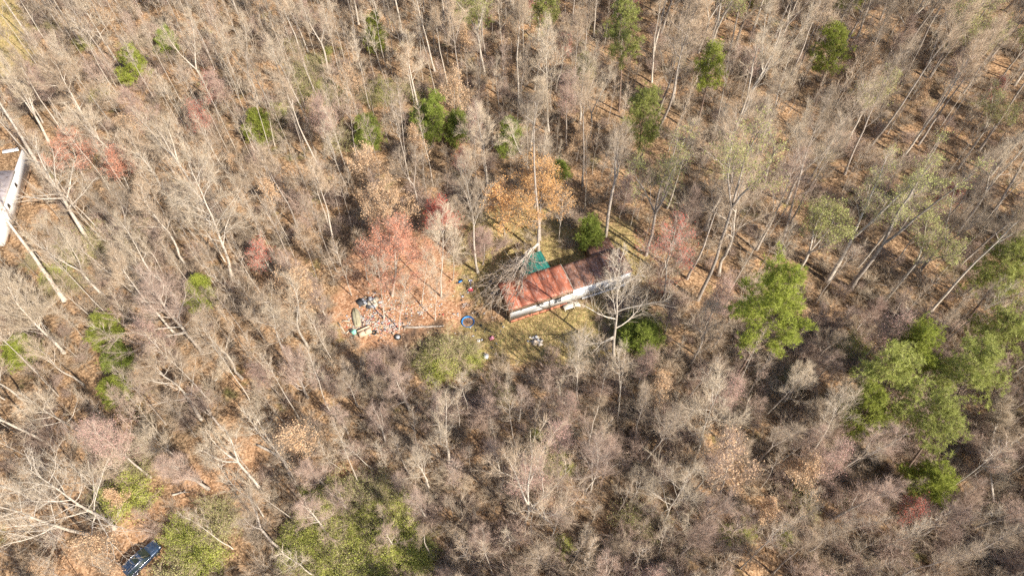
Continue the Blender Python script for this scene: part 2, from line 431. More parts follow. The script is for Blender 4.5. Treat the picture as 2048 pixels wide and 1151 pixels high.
# ------------------------------------------------------------------ the pale trailer at the left edge
LO = px(70, 322)[:2]; LD = px(12, 500)[:2] - LO; LA = math.atan2(LD[1], LD[0])
M['grey_roof'] = rust('weathered_grey_roof', (.40, .33, .31), (.56, .48, .45), (.30, .19, .14))
lh = thing('pale_mobile_home', 'overexposed white trailer wall with grey roof at the left edge of the woods', 'mobile home', (*LO, 0), LA)
part('wall', lambda k: k.box((10, -.06, 2.1), (20, .12, 3.1)), M['white_siding'], lh)
part('wall', lambda k: k.box((13, -4.3, 1.9), (14, .12, 3.1)), M['white_siding'], lh)
part('wall', lambda k: k.box((6.06, -2.2, 1.9), (.12, 4.0, 3.1)), M['white_siding'], lh)
part('wall', lambda k: k.box((19.94, -2.2, 1.9), (.12, 4.0, 3.1)), M['white_siding'], lh)
k = MB(); bowed(k, 6.0, 20.1, -4.5, .03, 3.72, .25); rf = put('roof', k.mesh('left_roof', M['grey_roof']), lh)
part('trim', lambda k: k.box((13.05, .07, 3.66), (14.1, .05, .16)), M['beige'], lh)
for x in np.arange(.7, 19.5, 1.6):
    part('skirting_panel', lambda k: k.box((x, -.03, .3), (1.55, .05, .62)), M['brown_board'], lh)
for x in (8.2, 13.0):
    w = part('window', lambda k: k.box((x, .012, 2.5), (.7, .04, .9)), M['alu'], lh)
    part('pane', lambda k: k.box((x, .03, 2.5), (.56, .03, .76)), M['dark_glass'], w)
sheet = MB()
c0 = px(22, 302); sheet.box((0, 0, .15), (2.6, .9, .06), rz=R(25), tilt=Matrix.Rotation(R(8), 3, 'Y')); sheet.box((.9, .1, .3), (1.2, .7, .05), rz=R(60), tilt=Matrix.Rotation(R(-14), 3, 'X'))
tag(put('scrap_sheet', sheet.mesh('scrap_sheet', M['white_siding']), None, c0), 'bent white metal sheet lying just above the pale trailer at the left edge', 'scrap metal')

# ------------------------------------------------------------------ the blue car
CH = R(52)
M['car_paint'] = flat('navy_paint', (.022, .048, .10), (.045, .065, .10), 3, rough=.34, spec=.5, coat=.5, metal=.3)
M['car_glass'] = flat('car_glass', (.012, .02, .016), (.02, .03, .02), 2, rough=.06, spec=.8)
M['tyre'] = flat('tyre_rubber', (.02, .02, .02), (.03, .03, .028), 5, rough=.85)
M['chrome'] = flat('chrome', (.7, .7, .72), (.6, .6, .62), 5, rough=.2, metal=.9)
M['lamp'] = flat('lamp_glass', (.7, .72, .74), (.6, .62, .64), 8, rough=.1, spec=.8)
nose = px(318.5, 1086, .7); cc = nose[:2] - 2.42 * np.array([math.cos(CH), math.sin(CH)])
car = thing('blue_car', 'dark blue sport utility car parked nose up the track beside green brush', 'car', (*cc, float(land(*cc))), CH)
def loft(k, secs, m=0, n=14):
    """secs: (x, half width, z low, z high, roundness)"""
    V = []
    for x, hw_, z0, z1, rr in secs:
        a = np.linspace(0, 2 * math.pi, n, endpoint=False) + math.pi / n
        c, s_ = np.cos(a), np.sin(a)
        e = rr
        yy = np.sign(c) * np.abs(c) ** e * hw_; zz = (z0 + z1) / 2 + np.sign(s_) * np.abs(s_) ** e * (z1 - z0) / 2
        V += [(x, y, z) for y, z in zip(yy, zz)]
    N = len(secs)
    q = [(s_ * n + i, s_ * n + (i + 1) % n, (s_ + 1) * n + (i + 1) % n, (s_ + 1) * n + i) for s_ in range(N - 1) for i in range(n)]
    t = [(0, i + 1, i) for i in range(1, n - 1)] + [((N - 1) * n, (N - 1) * n + i, (N - 1) * n + i + 1) for i in range(1, n - 1)]
    k.add(V, t, q, m)
body = part('body', lambda k: loft(k, [(-2.4, .76, .45, 1.0, .4), (-2.33, .86, .36, 1.1, .35), (-1.7, .91, .32, 1.14, .32), (0, .92, .3, 1.15, .32), (.9, .91, .3, 1.13, .34), (1.3, .90, .32, 1.1, .36), (1.9, .87, .34, 1.04, .4), (2.25, .78, .38, .93, .45), (2.4, .6, .45, .78, .5)], n=28), M['car_paint'], car, True)
def cabin(k, x0, x1, x2, x3, hb, ht, zb, zt):
    V = [(x0, -hb, zb), (x3, -hb, zb), (x3, hb, zb), (x0, hb, zb), (x1, -ht, zt), (x2, -ht, zt), (x2, ht, zt), (x1, ht, zt)]
    k.add(V, quads=[(0, 1, 5, 4), (1, 2, 6, 5), (2, 3, 7, 6), (3, 0, 4, 7), (4, 5, 6, 7)])
part('side_window', lambda k: [cabin(k, -2.28, -1.98, .16, .98, .84, .685, 1.08, 1.68)], M['car_glass'], car)
part('roof', lambda k: loft(k, [(-2.14, .60, 1.66, 1.70, .5), (-2.0, .68, 1.66, 1.76, .45), (-1.0, .71, 1.67, 1.81, .4), (-.2, .70, 1.67, 1.80, .4), (.12, .66, 1.65, 1.74, .45), (.22, .6, 1.63, 1.68, .5)], n=22), M['car_paint'], car, True)
for s_ in (-1, 1):
    for (xa, xb, za, zb) in ((.93, .14, 1.1, 1.68), (-.35, -.42, 1.1, 1.68), (-1.35, -1.32, 1.1, 1.68), (-2.25, -1.98, 1.1, 1.68)):
        part('pillar', lambda k: k.tube([(xa, s_ * .84, za), (xb, s_ * .695, zb)], .045, 5), M['car_paint'], car)
    part('roof_rail', lambda k: k.tube([(-1.9, s_ * .62, 1.79), (-1.8, s_ * .62, 1.85), (-.3, s_ * .62, 1.85), (-.15, s_ * .62, 1.79)], .025, 5), M['chrome'], car)
    part('window_trim', lambda k: k.tube([(-2.2, s_ * .90, 1.1), (0, s_ * .905, 1.12), (.95, s_ * .90, 1.1)], .02, 4), M['chrome'], car)
    part('headlight', lambda k: loft(k, [(2.02, .04, .74, .86, .7), (2.15, .13, .72, .9, .7), (2.3, .1, .72, .84, .7)], n=8) , M['lamp'], car, True).location = (0, s_ * .62, .04)
    part('mirror', lambda k: k.box((.72, s_ * 1.02, 1.15), (.14, .2, .15)), M['car_paint'], car)
    part('tail_light', lambda k: k.box((-2.36, s_ * .7, .98), (.08, .2, .25)), flat('tail_red', (.3, .02, .02), rough=.2), car)
    for wx in (1.5, -1.48):
        w = put('wheel', None or MB().tube([(0, -.11, 0), (0, .11, 0)], .36, 18, cap=True).mesh('tyre', M['tyre']), car, (wx, s_ * .82, .36))
        k = MB(); k.tube([(0, -.125, 0), (0, .125, 0)], .22, 12, cap=True); put('rim', k.mesh('rim', M['chrome']), w)
part('sunroof', lambda k: loft(k, [(-.78, .46, 1.80, 1.822, .2), (-.2, .46, 1.795, 1.815, .2)], n=12), M['car_glass'], car)
part('windscreen', lambda k: k.add([(.2, -.62, 1.665), (.2, .62, 1.665), (.97, .78, 1.155), (.97, -.78, 1.155)], quads=[(0, 3, 2, 1)]), M['car_glass'], car)
part('bonnet', lambda k: loft(k, [(1.0, .5, 1.08, 1.15, .5), (1.5, .48, 1.04, 1.115, .5), (2.1, .4, .95, 1.005, .5)], n=12), M['car_paint'], car, True)
for dy in (-.3, 0, .3):
    part('roof_rib', lambda k: k.tube([(-1.95, dy, 1.772), (-1.4, dy, 1.807), (-.95, dy, 1.813)], .014, 4), M['car_paint'], car)

# ------------------------------------------------------------------ small things in the clearing
def gz(p): return (p[0], p[1], float(land(p[0], p[1])))
M['pool_blue'] = flat('blue_plastic', (.02, .19, .55), (.03, .24, .60), 2, rough=.4, spec=.5)
pool = thing('wading_pool', 'round blue plastic wading pool full of dead leaves beside the trailer', 'wading pool', gz(px(936, 643)), scale=.9)
k = MB(); a = np.linspace(0, 2 * math.pi, 37)[:-1]
ringp = [(.98, 0), (1.06, .36), (1.12, .40), (1.12, .36), (1.02, .34), (.95, .06)]
rp = [np.stack([r_ * np.cos(a) * (1 + .012 * np.cos(12 * a)), r_ * np.sin(a) * (1 + .012 * np.cos(12 * a)), np.full(36, z)], 1) for r_, z in ringp]
V = np.concatenate(rp); q = [(s_ * 36 + i, s_ * 36 + (i + 1) % 36, (s_ + 1) * 36 + (i + 1) % 36, (s_ + 1) * 36 + i) for s_ in range(5) for i in range(36)]
k.add(V, quads=q); put('rim', k.mesh('pool_rim', M['pool_blue']), pool)
k = MB(); k.add(np.concatenate([[(0, 0, .12)], np.stack([.95 * np.cos(a), .95 * np.sin(a), np.full(36, .1)], 1)]), [(0, i + 1, (i + 1) % 36 + 1) for i in range(36)])
put('floor', k.mesh('pool_floor', flat('wet_leaves', (.22, .12, .07), (.34, .20, .13), 3)), pool)
rl = np.random.default_rng(8); k = MB(); rr_ = np.sqrt(rl.uniform(0, .75, 160)); aa = rl.uniform(0, 6.28, 160)
k.leaves(rl, np.stack([rr_ * np.cos(aa), rr_ * np.sin(aa), np.full(160, .14)], 1), .2, flat=1)
put('leaves', k.mesh('pool_leaves', M['leaf_tan']), pool)['kind'] = 'stuff'

hoop = thing('play_hoop', 'dark pole with a small hoop standing on a pinkish red block', 'toy hoop', gz(px(941.5, 578)))
part('base', lambda k: k.box((0, -.15, .28), (.72, .62, .5)), flat('pink_red', (.50, .07, .10), (.42, .06, .08), 2, rough=.5), hoop)
part('pole', lambda k: k.tube([(0, .25, .1), (0, .3, 2.3)], .06, 7, cap=True), flat('dark_blue_grey', (.07, .075, .11), (.10, .10, .13), 2), hoop)
k = MB(); k.box((0, .3, 2.2), (.7, .06, .5)); put('backboard', k.mesh('backboard', flat('grey_board', (.17, .16, .22), (.2, .2, .25), 2)), hoop)
k = MB(); aa = np.linspace(0, 6.3, 14); k.tube(np.stack([.2 * np.cos(aa), .06 + .2 * np.sin(aa), np.full(14, 2.05)], 1), .02, 4); put('rim', k.mesh('hoop_rim', M['chrome']), hoop)
k = MB(); k.box((0, .0, .6), (.35, .3, .2)); put('weight', k.mesh('weight', M['alu']), hoop)
tag(put('blue_scrap', MB().box((0, 0, .08), (.7, .3, .15), rz=.6).mesh('blue_scrap', M['pool_blue']), None, gz(px(921, 562))), 'bright blue plastic scrap on the leaves left of the red block', 'scrap')

def bicycle(p, rz, lab, fall):
    t = thing('bicycle', lab, 'bicycle', gz(p), rz, 'junk bicycles')
    for x in (-.5, .5):
        k = MB(); aa = np.linspace(0, 6.284, 17); k.tube(np.stack([x + .32 * np.cos(aa), .32 * np.sin(aa), np.full(17, .12) + .1 * np.sin(aa)], 1), .03, 5)
        w = put('wheel', k.mesh('bike_wheel', M['tyre']), t)
        k = MB()
        for a_ in np.linspace(0, 3.14, 5)[:-1]: k.tube([(x + .3 * math.cos(a_), .3 * math.sin(a_), .12 + .1 * math.sin(a_)), (x - .3 * math.cos(a_), -.3 * math.sin(a_), .12 - .1 * math.sin(a_))], .008, 3)
        put('spokes', k.mesh('spokes', M['chrome']), w)
    k = MB(); F = [(-.5, 0, .12), (-.1, .05, .15), (.32, .4, .2), (-.2, .42, .2), (-.1, .05, .15)]
    for u, v in zip(F[:-1], F[1:]): k.tube([u, v], .025, 5)
    k.tube([(-.5, 0, .12), (-.2, .42, .2)], .02, 5); k.tube([(.5, 0, .12), (.3, .5, .22)], .025, 5)
    put('frame', k.mesh('bike_frame', M['dark'] if fall else M['alu']), t)
    k = MB(); k.tube([(.1, .5, .1), (.3, .52, .22), (.45, .56, .45)], .02, 5); put('handlebar', k.mesh('handlebar', M['chrome']), t)
    k = MB(); k.box((-.24, .5, .2), (.22, .1, .1)); put('saddle', k.mesh('saddle', M['dark']), t)
bicycle(px(931, 612), .4, 'pale framed bicycle lying in dark debris above the blue pool', False)
bicycle(px(951, 627), -.5, 'dark bicycle lying in shade between blue pool and trailer', True)

def tyre(p, lab, r=.42, hub=None, name='old_tyre'):
    t = thing(name, lab, 'tyre', gz(p), rl.uniform(0, 3), 'dumped tyres')
    k = MB(); n, m_ = 20, 8
    A = np.linspace(0, 2 * math.pi, n, endpoint=False); B_ = np.linspace(0, 2 * math.pi, m_, endpoint=False)
    V = [((r + .13 * math.cos(b_)) * math.cos(a_), (r + .13 * math.cos(b_)) * math.sin(a_), .14 + .12 * math.sin(b_)) for a_ in A for b_ in B_]
    k.add(V, quads=[(i * m_ + j, ((i + 1) % n) * m_ + j, ((i + 1) % n) * m_ + (j + 1) % m_, i * m_ + (j + 1) % m_) for i in range(n) for j in range(m_)])
    put('tread', k.mesh('tread', M['tyre'], True), t)
    if hub:
        k = MB(); k.tube([(0, 0, .05), (0, 0, .2), (0, 0, .22)], [r - .1, r - .1, .1], 14, cap=True); put('hub', k.mesh('hub', hub), t)
tyre(px(796, 675), 'black tyre with a pale hub at the lower right of the rubbish', .42, M['alu'])
tyre(px(749, 666), 'small black tyre without hub right of the tan cushions', .3)
tyre(px(705, 676), 'small pale ringed tyre below the green bucket', .22, M['alu'])

boat = thing('overturned_boat', 'weathered olive grey boat hull lying upside down among rubbish', 'boat', gz(px(713, 635)), R(106))
k = MB(); secs = []
for x, hw_, zt in ((-1.75, .42, .35), (-1.2, .55, .48), (0, .62, .55), (.9, .55, .52), (1.5, .34, .4), (1.85, .06, .2)):
    secs.append([(x, -hw_, .02), (x, -hw_ * .95, zt * .7), (x, -hw_ * .6, zt), (x, hw_ * .6, zt), (x, hw_ * .95, zt * .7), (x, hw_, .02)])
V = np.array(secs).reshape(-1, 3); n = 6
k.add(V, quads=[(s_ * n + i, s_ * n + i + 1, (s_ + 1) * n + i + 1, (s_ + 1) * n + i) for s_ in range(5) for i in range(5)] + [(0, 5, 4, 1), (1, 4, 3, 2)])
put('hull', k.mesh('hull', flat('weathered_hull', (.34, .31, .21), (.24, .21, .13), 2)), boat)
k = MB(); k.tube([(-1.75, -.46, .06), (0, -.66, .06), (.9, -.59, .06), (1.6, -.33, .06), (1.87, 0, .06), (1.6, .33, .06), (.9, .59, .06), (0, .66, .06), (-1.75, .46, .06)], .05, 5); put('gunwale', k.mesh('gunwale', M['alu']), boat)
k = MB(); k.box((-.2, 0, .575), (3.0, .08, .06)); put('keel', k.mesh('keel', flat('keel', (.3, .27, .18))), boat)

sofa = thing('couch', 'tan cushioned couch dumped between green bucket and tyre', 'couch', gz(px(731, 667)), R(28))
M['tan_fabric'] = flat('tan_fabric', (.56, .41, .29), (.46, .33, .22), 3)
part('base', lambda k: k.box((0, 0, .18), (2.0, .95, .36)), M['tan_fabric'], sofa)
for x in (-.5, .5): part('cushion', lambda k: [k.box((x, .02, .44), (.93, .85, .17)), k.box((x, .02, .54), (.8, .72, .05))], M['tan_fabric'], sofa)
part('backrest', lambda k: k.box((0, .52, .42), (2.0, .16, .5), tilt=Matrix.Rotation(R(-35), 3, 'X')), M['tan_fabric'], sofa)
bk = thing('bucket', 'mint green bucket standing left of the tan couch', 'bucket', gz(px(709, 667)))
k = MB(); k.tube([(0, 0, 0), (0, 0, .7), (0, 0, .66), (0, 0, .1)], [.3, .4, .35, .27], 16); put('shell', k.mesh('bucket', flat('mint', (.25, .58, .45), (.2, .5, .4), 3, rough=.4)), bk)
k = MB(); aa = np.linspace(.2, 2.9, 9); k.tube(np.stack([.4 * np.cos(aa), .15 + .0 * aa, .7 + .25 * np.sin(aa)], 1), .015, 4); put('handle', k.mesh('bucket_handle', M['alu']), bk)
M['grey_wood'] = flat('grey_wood', (.48, .42, .33), (.34, .28, .2), 3)
for (a_, c_), lb in ((((676, 645), (692, 668)), 'long grey board on the left side of the rubbish, running to the bucket'), (((692, 668), (702, 658)), 'short pale board making a corner left of the green bucket'), (((684, 641), (700, 643)), 'weathered board left of the overturned boat')):
    A_, C_ = px(*a_), px(*c_); L_ = np.linalg.norm(C_ - A_); md = (A_ + C_) / 2
    tag(put('loose_board', MB().box((0, 0, .1), (L_, .22, .07)).mesh('loose_board', M['grey_wood']), None, gz(md), (0, 0, math.atan2(*(C_ - A_)[[1, 0]]))), lb, 'board', 'boards on the rubbish heap')
def log(pts, r, lab, mat, name='fallen_log', cat='log'):
    P = np.array([px(*p) + [0, 0, r * .8 + zz] for p, zz in pts]); P[:, 2] += land(P[:, 0], P[:, 1]); o = P[0].copy()
    Q = np.concatenate([np.linspace(P[i_], P[i_ + 1], 5, endpoint=False) for i_ in range(len(P) - 1)] + [P[-1:]])
    Q += rl.normal(size=Q.shape) * r * .15
    t = thing(name, lab, cat, o)
    k = MB(); k.tube(Q - o, np.linspace(r, r * .55, len(Q)), 9, cap=True); put('trunk', k.mesh('log', mat, True), t)
    for i_ in range(4):
        k = MB(); q = Q[rl.integers(3, len(Q) - 1)] - o; k.tube([q, q + rl.normal(size=3) * .35 + [0, 0, .35]], [r * .35, r * .1], 5)
        put('snag', k.mesh('snag', mat), t)
log([((808, 656), 0), ((850, 656), .05), ((888, 653), .1)], .2, 'straight grey fallen log beside the dark leaf strip', M['bark_grey'])
log([((515, 890), 0), ((545, 905), .5), ((571, 925), .9), ((584, 960), .7), ((608, 985), .2), ((625, 1000), 0)], .18, 'long crooked pale fallen trunk above the bottom green thicket', M['bark_pale'])
log([((345, 990), .1), ((372, 984), .2)], .14, 'short white rotten log lying on the leafy track', M['bark_pale'])
log([((1545, 650), 0), ((1470, 640), 0)], .16, 'half buried fallen log above the big bright pine', M['bark_grey'])
log([((1850, 655), 0), ((1935, 658), 0)], .2, 'dark fallen log lying level above the dark pine at right', M['bark_grey'])
bin_ = thing('grey_bin', 'round grey tub at the lower edge of the front lawn', 'tub', gz(px(972, 713)))
k = MB(); k.tube([(0, 0, 0), (0, 0, .6), (0, 0, .62), (0, 0, .2)], [.36, .44, .38, .33], 16); put('shell', k.mesh('tub', M['alu']), bin_)
k = MB(); k.tube([(0, 0, .2), (0, 0, .21)], [.34, .33], 16, cap=True); put('floor', k.mesh('tub_floor', M['grey_wood']), bin_)
tag(put('pink_toy', MB().box((0, 0, .15), (.7, .5, .3), rz=.5).box((.1, .1, .38), (.35, .3, .2), rz=.9).mesh('pink_toy', flat('pink', (.6, .22, .28), rough=.5)), None, gz(px(983, 675))), 'small pink plastic toy on the front lawn below the pool', 'toy')
wc = MB(); wc.tube([(0, 0, 0), (0, 0, .28), (0, 0, .3)], [.2, .26, .1], 9); wc.box((.5, .2, .1), (.3, .25, .2), rz=.4)
tag(put('white_pot', wc.mesh('white_pot', M['white_siding']), None, gz(px(957, 681))), 'small white pot on the lawn between pool and grey tub', 'pot')

# scattered rubbish: one mass nobody could count, and a rag heap on the lawn
def rubbish(name, n, sampler, mats, size, seed, label, cat):
    r_ = np.random.default_rng(seed); k = MB()
    for _ in range(n):
        p = sampler(r_); z = float(land(p[0], p[1])); s_ = size * r_.uniform(.4, 1.5)
        t = Matrix.Rotation(r_.uniform(-.5, .5), 3, 'X') @ Matrix.Rotation(r_.uniform(-.5, .5), 3, 'Y')
        k.box((p[0], p[1], z + s_ * .12), (s_, s_ * r_.uniform(.35, .9), s_ * r_.uniform(.08, .4)), m=int(r_.choice(len(mats), p=PW[:len(mats)] / PW[:len(mats)].sum())), rz=r_.uniform(0, 6.28), tilt=t)
    return tag(put(name, k.mesh(name, mats)), label, cat, kind='stuff')
PW = np.array([4, 3.2, 1.8, 1.5, 1.4, .6, .3, .25])
RM = [flat('rub_white', (.50, .44, .37)), flat('rub_cream', (.48, .38, .28)), flat('rub_grey', (.35, .36, .38)), flat('rub_black', (.05, .05, .055)), flat('rub_pink', (.6, .3, .26)), flat('rub_red', (.4, .06, .05)), flat('rub_blue', (.2, .25, .32)), flat('rub_yellow', (.45, .35, .15))]
foci = [((745, 640), 34, 18), ((775, 655), 28, 14), ((770, 600), 50, 20), ((715, 655), 30, 15), ((840, 620), 35, 10), ((790, 630), 60, 30), ((870, 600), 45, 35)]
def samp(r_):
    f, sx, sy = foci[r_.choice(len(foci), p=np.array([9, 7, 3, 4, 2, 4, 1.5]) / 30.5)]
    return px(f[0] + r_.normal() * sx * .6, f[1] + r_.normal() * sy * .6)
rubbish('litter', 1150, samp, RM, .21, 4, 'scattered white and coloured rubbish over the clay clearing', 'rubbish')
rubbish('rag_heap', 46, lambda r_: px(1073 + r_.normal() * 6, 680 + r_.normal() * 5), RM[:4], .5, 6, 'small heap of white and dark rags on the front lawn', 'rag heap')['kind'] = 'thing'
rubbish('yard_debris', 70, lambda r_: px(r_.uniform(900, 1010), r_.uniform(560, 720)), [RM[3], RM[2], RM[0]], .3, 7, 'loose dark and pale bits lying about the yard', 'debris')
rubbish('tipped_boards', 26, lambda r_: px(740 + r_.normal() * 10, 606 + r_.normal() * 5), [M['grey_wood'], RM[2], RM[3]], .8, 9, 'jumble of grey boards and dark metal at the top of the dump', 'scrap heap')['kind'] = 'thing'
#TREES

# ------------------------------------------------------------------ trees: trunks, limbs and twigs grown from a rule
def unit(v): return v / (np.linalg.norm(v) + 1e-9)
def polyline(rng, p, d, L, n, wig, up, end=None):
    pts = [np.array(p, float)]; d = unit(np.array(d, float))
    for i_ in range(n):
        d = unit(d + rng.normal(size=3) * wig + np.array([0, 0, up]))
        pts.append(pts[-1] + d * L / n)
    pts = np.array(pts)
    if end is not None:
        t = np.linspace(0, 1, n + 1)[:, None]; pts = pts + t * (np.array(end) - pts[-1])
    return pts
def turn(rng, d, ang, az):
    d = unit(d); ref = np.array([0, 0, 1.0]) if abs(d[2]) < .9 else np.array([1.0, 0, 0])
    a = unit(np.cross(d, ref)); b_ = np.cross(d, a)
    return unit(d * math.cos(ang) + (a * math.cos(az) + b_ * math.sin(az)) * math.sin(ang))
class Tree:
    def __init__(s, seed, H, r, base=.45, nl=14, ll=.28, ang=45, up=.10, sub=5, subr=.5, ss=3, twigs=1400, tl=(.5, 1.1), tr=.014,
                 lean=(0, 0), fork=0, limbs=None, wig=.05, split=False, taper=.25, low=1.0, lw=.16):
        rng = s.rng = np.random.default_rng(seed)
        s.trunk, s.crown, s.limbs, s.seg, s.split = MB(), MB(), [], [], split
        top = np.array([lean[0], lean[1], H])
        P = polyline(rng, (0, 0, -.15), (0, 0, 1), H, 10, wig, .1, top)
        flare = np.ones(11); flare[0] = 1.35
        hf = 1.0
        if fork:
            nf = max(4, int(10 * base)); hf = nf / 10; P = P[:nf + 1]
            s.trunk.tube(P, r * np.linspace(1, 1 - (1 - taper) * hf * .8, nf + 1) * flare[:nf + 1], 8)
            for f in range(fork):
                az = f * 2 * math.pi / fork + rng.uniform(-.5, .5)
                d = turn(rng, unit(P[-1] - P[-3]), rng.uniform(.2, .42), az)
                Q = polyline(rng, P[-1], d, (H - P[-1][2]) * rng.uniform(.8, 1.05), 8, .07, .12)
                s.trunk.tube(Q, r * np.linspace(.62, .12, 9), 6)
                s._limbs(Q, r * .55, max(3, int(nl / fork)), ll * H, ang, up, sub, subr, ss, .15, low, lw)
        else:
            s.trunk.tube(P, r * np.linspace(1, taper * .35, 11) * flare, 8)
            s._limbs(P, r, nl, ll * H, ang, up, sub, subr, ss, base, low, lw, limbs)
        s.twig_at(twigs, tl, tr)
    def _limbs(s, P, r, nl, L, ang, up, sub, subr, ss, base, low, lw, forced=None):
        rng = s.rng; n = len(P) - 1
        todo = [(base + (1 - base) * ((i_ + rng.uniform(0, .8)) / nl) ** .9, i_ * 2.4 + rng.uniform(-.6, .6), None, None) for i_ in range(nl)]
        if forced: todo += [(t, math.radians(az), el, ln) for t, az, el, ln in forced]
        for t, az, el, ln in todo:
            x = min(t, .985) * n; i_ = int(x); p = P[i_] + (P[i_ + 1] - P[i_]) * (x - i_)
            u = max(0, (t - base) / (1 - base + 1e-6))
            if el is None:
                d = turn(rng, P[i_ + 1] - P[i_], math.radians(ang) * rng.uniform(.75, 1.2) * (1 - .35 * u), az)
                Lc = L * rng.uniform(.7, 1.15) * (low + (1 - low) * min(1, u * 3)) * (1 - .68 * u); uu = up
            else:
                d = np.array([math.cos(az) * math.cos(math.radians(el)), math.sin(az) * math.cos(math.radians(el)), math.sin(math.radians(el))]); Lc = ln; uu = up * .4
            rc = max(.02, r * (1 - .75 * t) * rng.uniform(.3, .5) if el is None else r * .42)
            mb = s.crown
            if s.split: mb = MB(); s.limbs.append(mb)
            Q = polyline(rng, p, d, Lc, 6, .13, uu)
            mb.tube(Q, np.linspace(rc, max(.010, rc * .16), 7), 5)
            s.seg += [(Q[a], Q[a + 1], .5) for a in range(3, 6)]
            for j_ in range(sub):
                tt = .22 + .76 * (j_ + rng.uniform(0, 1)) / sub; x2 = min(tt, .99) * 6; k_ = int(x2); p2 = Q[k_] + (Q[k_ + 1] - Q[k_]) * (x2 - k_)
                d2 = turn(rng, Q[k_ + 1] - Q[k_], rng.uniform(.5, 1.0), rng.uniform(0, 6.28)) + np.array([0, 0, .15])
                L2 = Lc * subr * rng.uniform(.6, 1.2) * (1.05 - .5 * tt); r2 = max(.014, rc * .4 * (1 - .5 * tt))
                Q2 = polyline(rng, p2, d2, L2, 4, .16, up)
                mb.tube(Q2, np.linspace(r2, .008, 5), 4)
                s.seg += [(Q2[a], Q2[a + 1], 1) for a in range(4)]
                for m_ in range(ss):
                    k3 = rng.integers(0, 4); f3 = rng.uniform(); p3 = Q2[k3] + (Q2[k3 + 1] - Q2[k3]) * f3
                    d3 = turn(rng, Q2[k3 + 1] - Q2[k3], rng.uniform(.5, 1.0), rng.uniform(0, 6.28)) + np.array([0, 0, .2])
                    Q3 = polyline(rng, p3, d3, L2 * rng.uniform(.35, .7), 2, .15, up)
                    mb.tube(Q3, [max(.01, r2 * .5), .008, .005], 3)
                    s.seg += [(Q3[0], Q3[1], 1), (Q3[1], Q3[2], 1.2)]
    def pick(s, n):
        A = np.array([g[0] for g in s.seg]); B = np.array([g[1] for g in s.seg]); w = np.array([g[2] for g in s.seg]) * np.linalg.norm(B - A, axis=1)
        i_ = s.rng.choice(len(A), n, p=w / w.sum()); f = s.rng.uniform(size=(n, 1))
        return A[i_] + (B - A)[i_] * f, unit_rows((B - A)[i_])
    def twig_at(s, n, tl, tr):
        n = int(n * 1.7)
        s.tips = np.zeros((0, 3))
        if not n or not s.seg: return
        p, d = s.pick(n); rng = s.rng
        D = unit_rows(d * 1.1 + rng.normal(size=(n, 3)) * .36 + np.array([0, 0, .22]))
        L = rng.uniform(*tl, n) * 1.35
        s.crown.twigs(rng, p, D, L, np.full(n, tr * .55) * rng.uniform(.6, 1.3, n), 1, .3)
        s.tips = p + D * L[:, None] * rng.uniform(.4, 1, n)[:, None]
    def leaf(s, n, size, m=2, jitter=.16, aspect=.55, flat=.35):
        i_ = s.rng.integers(0, len(s.tips), n)
        s.crown.leaves(s.rng, s.tips[i_] + s.rng.normal(size=(n, 3)) * jitter, size, m, aspect, flat)
        return s
    def tufts(s, n, size, m=2, spikes=8, jitter=.25, w=.11):
        i_ = s.rng.integers(0, len(s.tips), n); P = s.tips[i_] + s.rng.normal(size=(n, 3)) * jitter
        P = np.repeat(P, spikes, 0); N = len(P)
        D = unit_rows(s.rng.normal(size=(N, 3)) + np.array([0, 0, .35])); L = (size * s.rng.uniform(.6, 1.2, N))[:, None]
        A = unit_rows(np.cross(D, s.rng.normal(size=(N, 3))))
        V = np.stack([P - A * L * w, P + A * L * w, P + D * L], 1)
        s.crown.add(V.reshape(-1, 3), np.arange(N * 3).reshape(-1, 3), None, m); return s
def unit_rows(a): return a / (np.linalg.norm(a, axis=1, keepdims=True) + 1e-9)

def proto(t, bark, twig, leaf=None):
    ms = [M[bark], M[twig]] + ([M[leaf]] if leaf else [])
    return [('trunk', t.trunk.mesh('trunk', M[bark], True))] + [('limb', l.mesh('limb', M[bark], True)) for l in t.limbs] + [('crown', t.crown.mesh('crown', ms))]
def plant(pr, name, label, cat, loc, rz, scale, group=None, tilt=(0, 0)):
    o = thing(name, label, cat, loc, rz, group, scale)
    o.rotation_euler = (tilt[0], tilt[1], rz)
    for n, me in pr: put(n, me, o)
    return o
RNG = np.random.default_rng(77)

# ---- kinds
def hardwood(seed, H=22, **kw):
    a = dict(r=.18, base=.5, nl=18, ll=.24, ang=42, up=.10, sub=6, ss=3, twigs=1300, tl=(.5, 1.2), tr=.015); a.update(kw); return Tree(seed, H, **a)
def forked(seed, H=22, **kw):
    a = dict(r=.23, base=.5, fork=3, nl=20, ll=.2, ang=42, up=.1, sub=6, ss=3, twigs=1400, tl=(.5, 1.2), tr=.015); a.update(kw); return Tree(seed, H, **a)
def broad(seed, H=18, **kw):
    a = dict(r=.24, base=.32, nl=15, ll=.36, ang=62, up=.06, sub=6, ss=4, twigs=2200, tl=(.5, 1.1), tr=.015); a.update(kw); return Tree(seed, H, **a)
def sapling(seed, H=12, **kw):
    a = dict(r=.052, base=.25, nl=20, ll=.16, ang=48, up=.08, sub=3, ss=2, twigs=300, tl=(.4, .9), tr=.012); a.update(kw); return Tree(seed, H, **a)
def pole(seed, H=17, **kw):
    a = dict(r=.084, base=.5, nl=16, ll=.12, ang=48, up=.1, sub=3, ss=2, twigs=340, tl=(.4, .9), tr=.013); a.update(kw); return Tree(seed, H, **a)
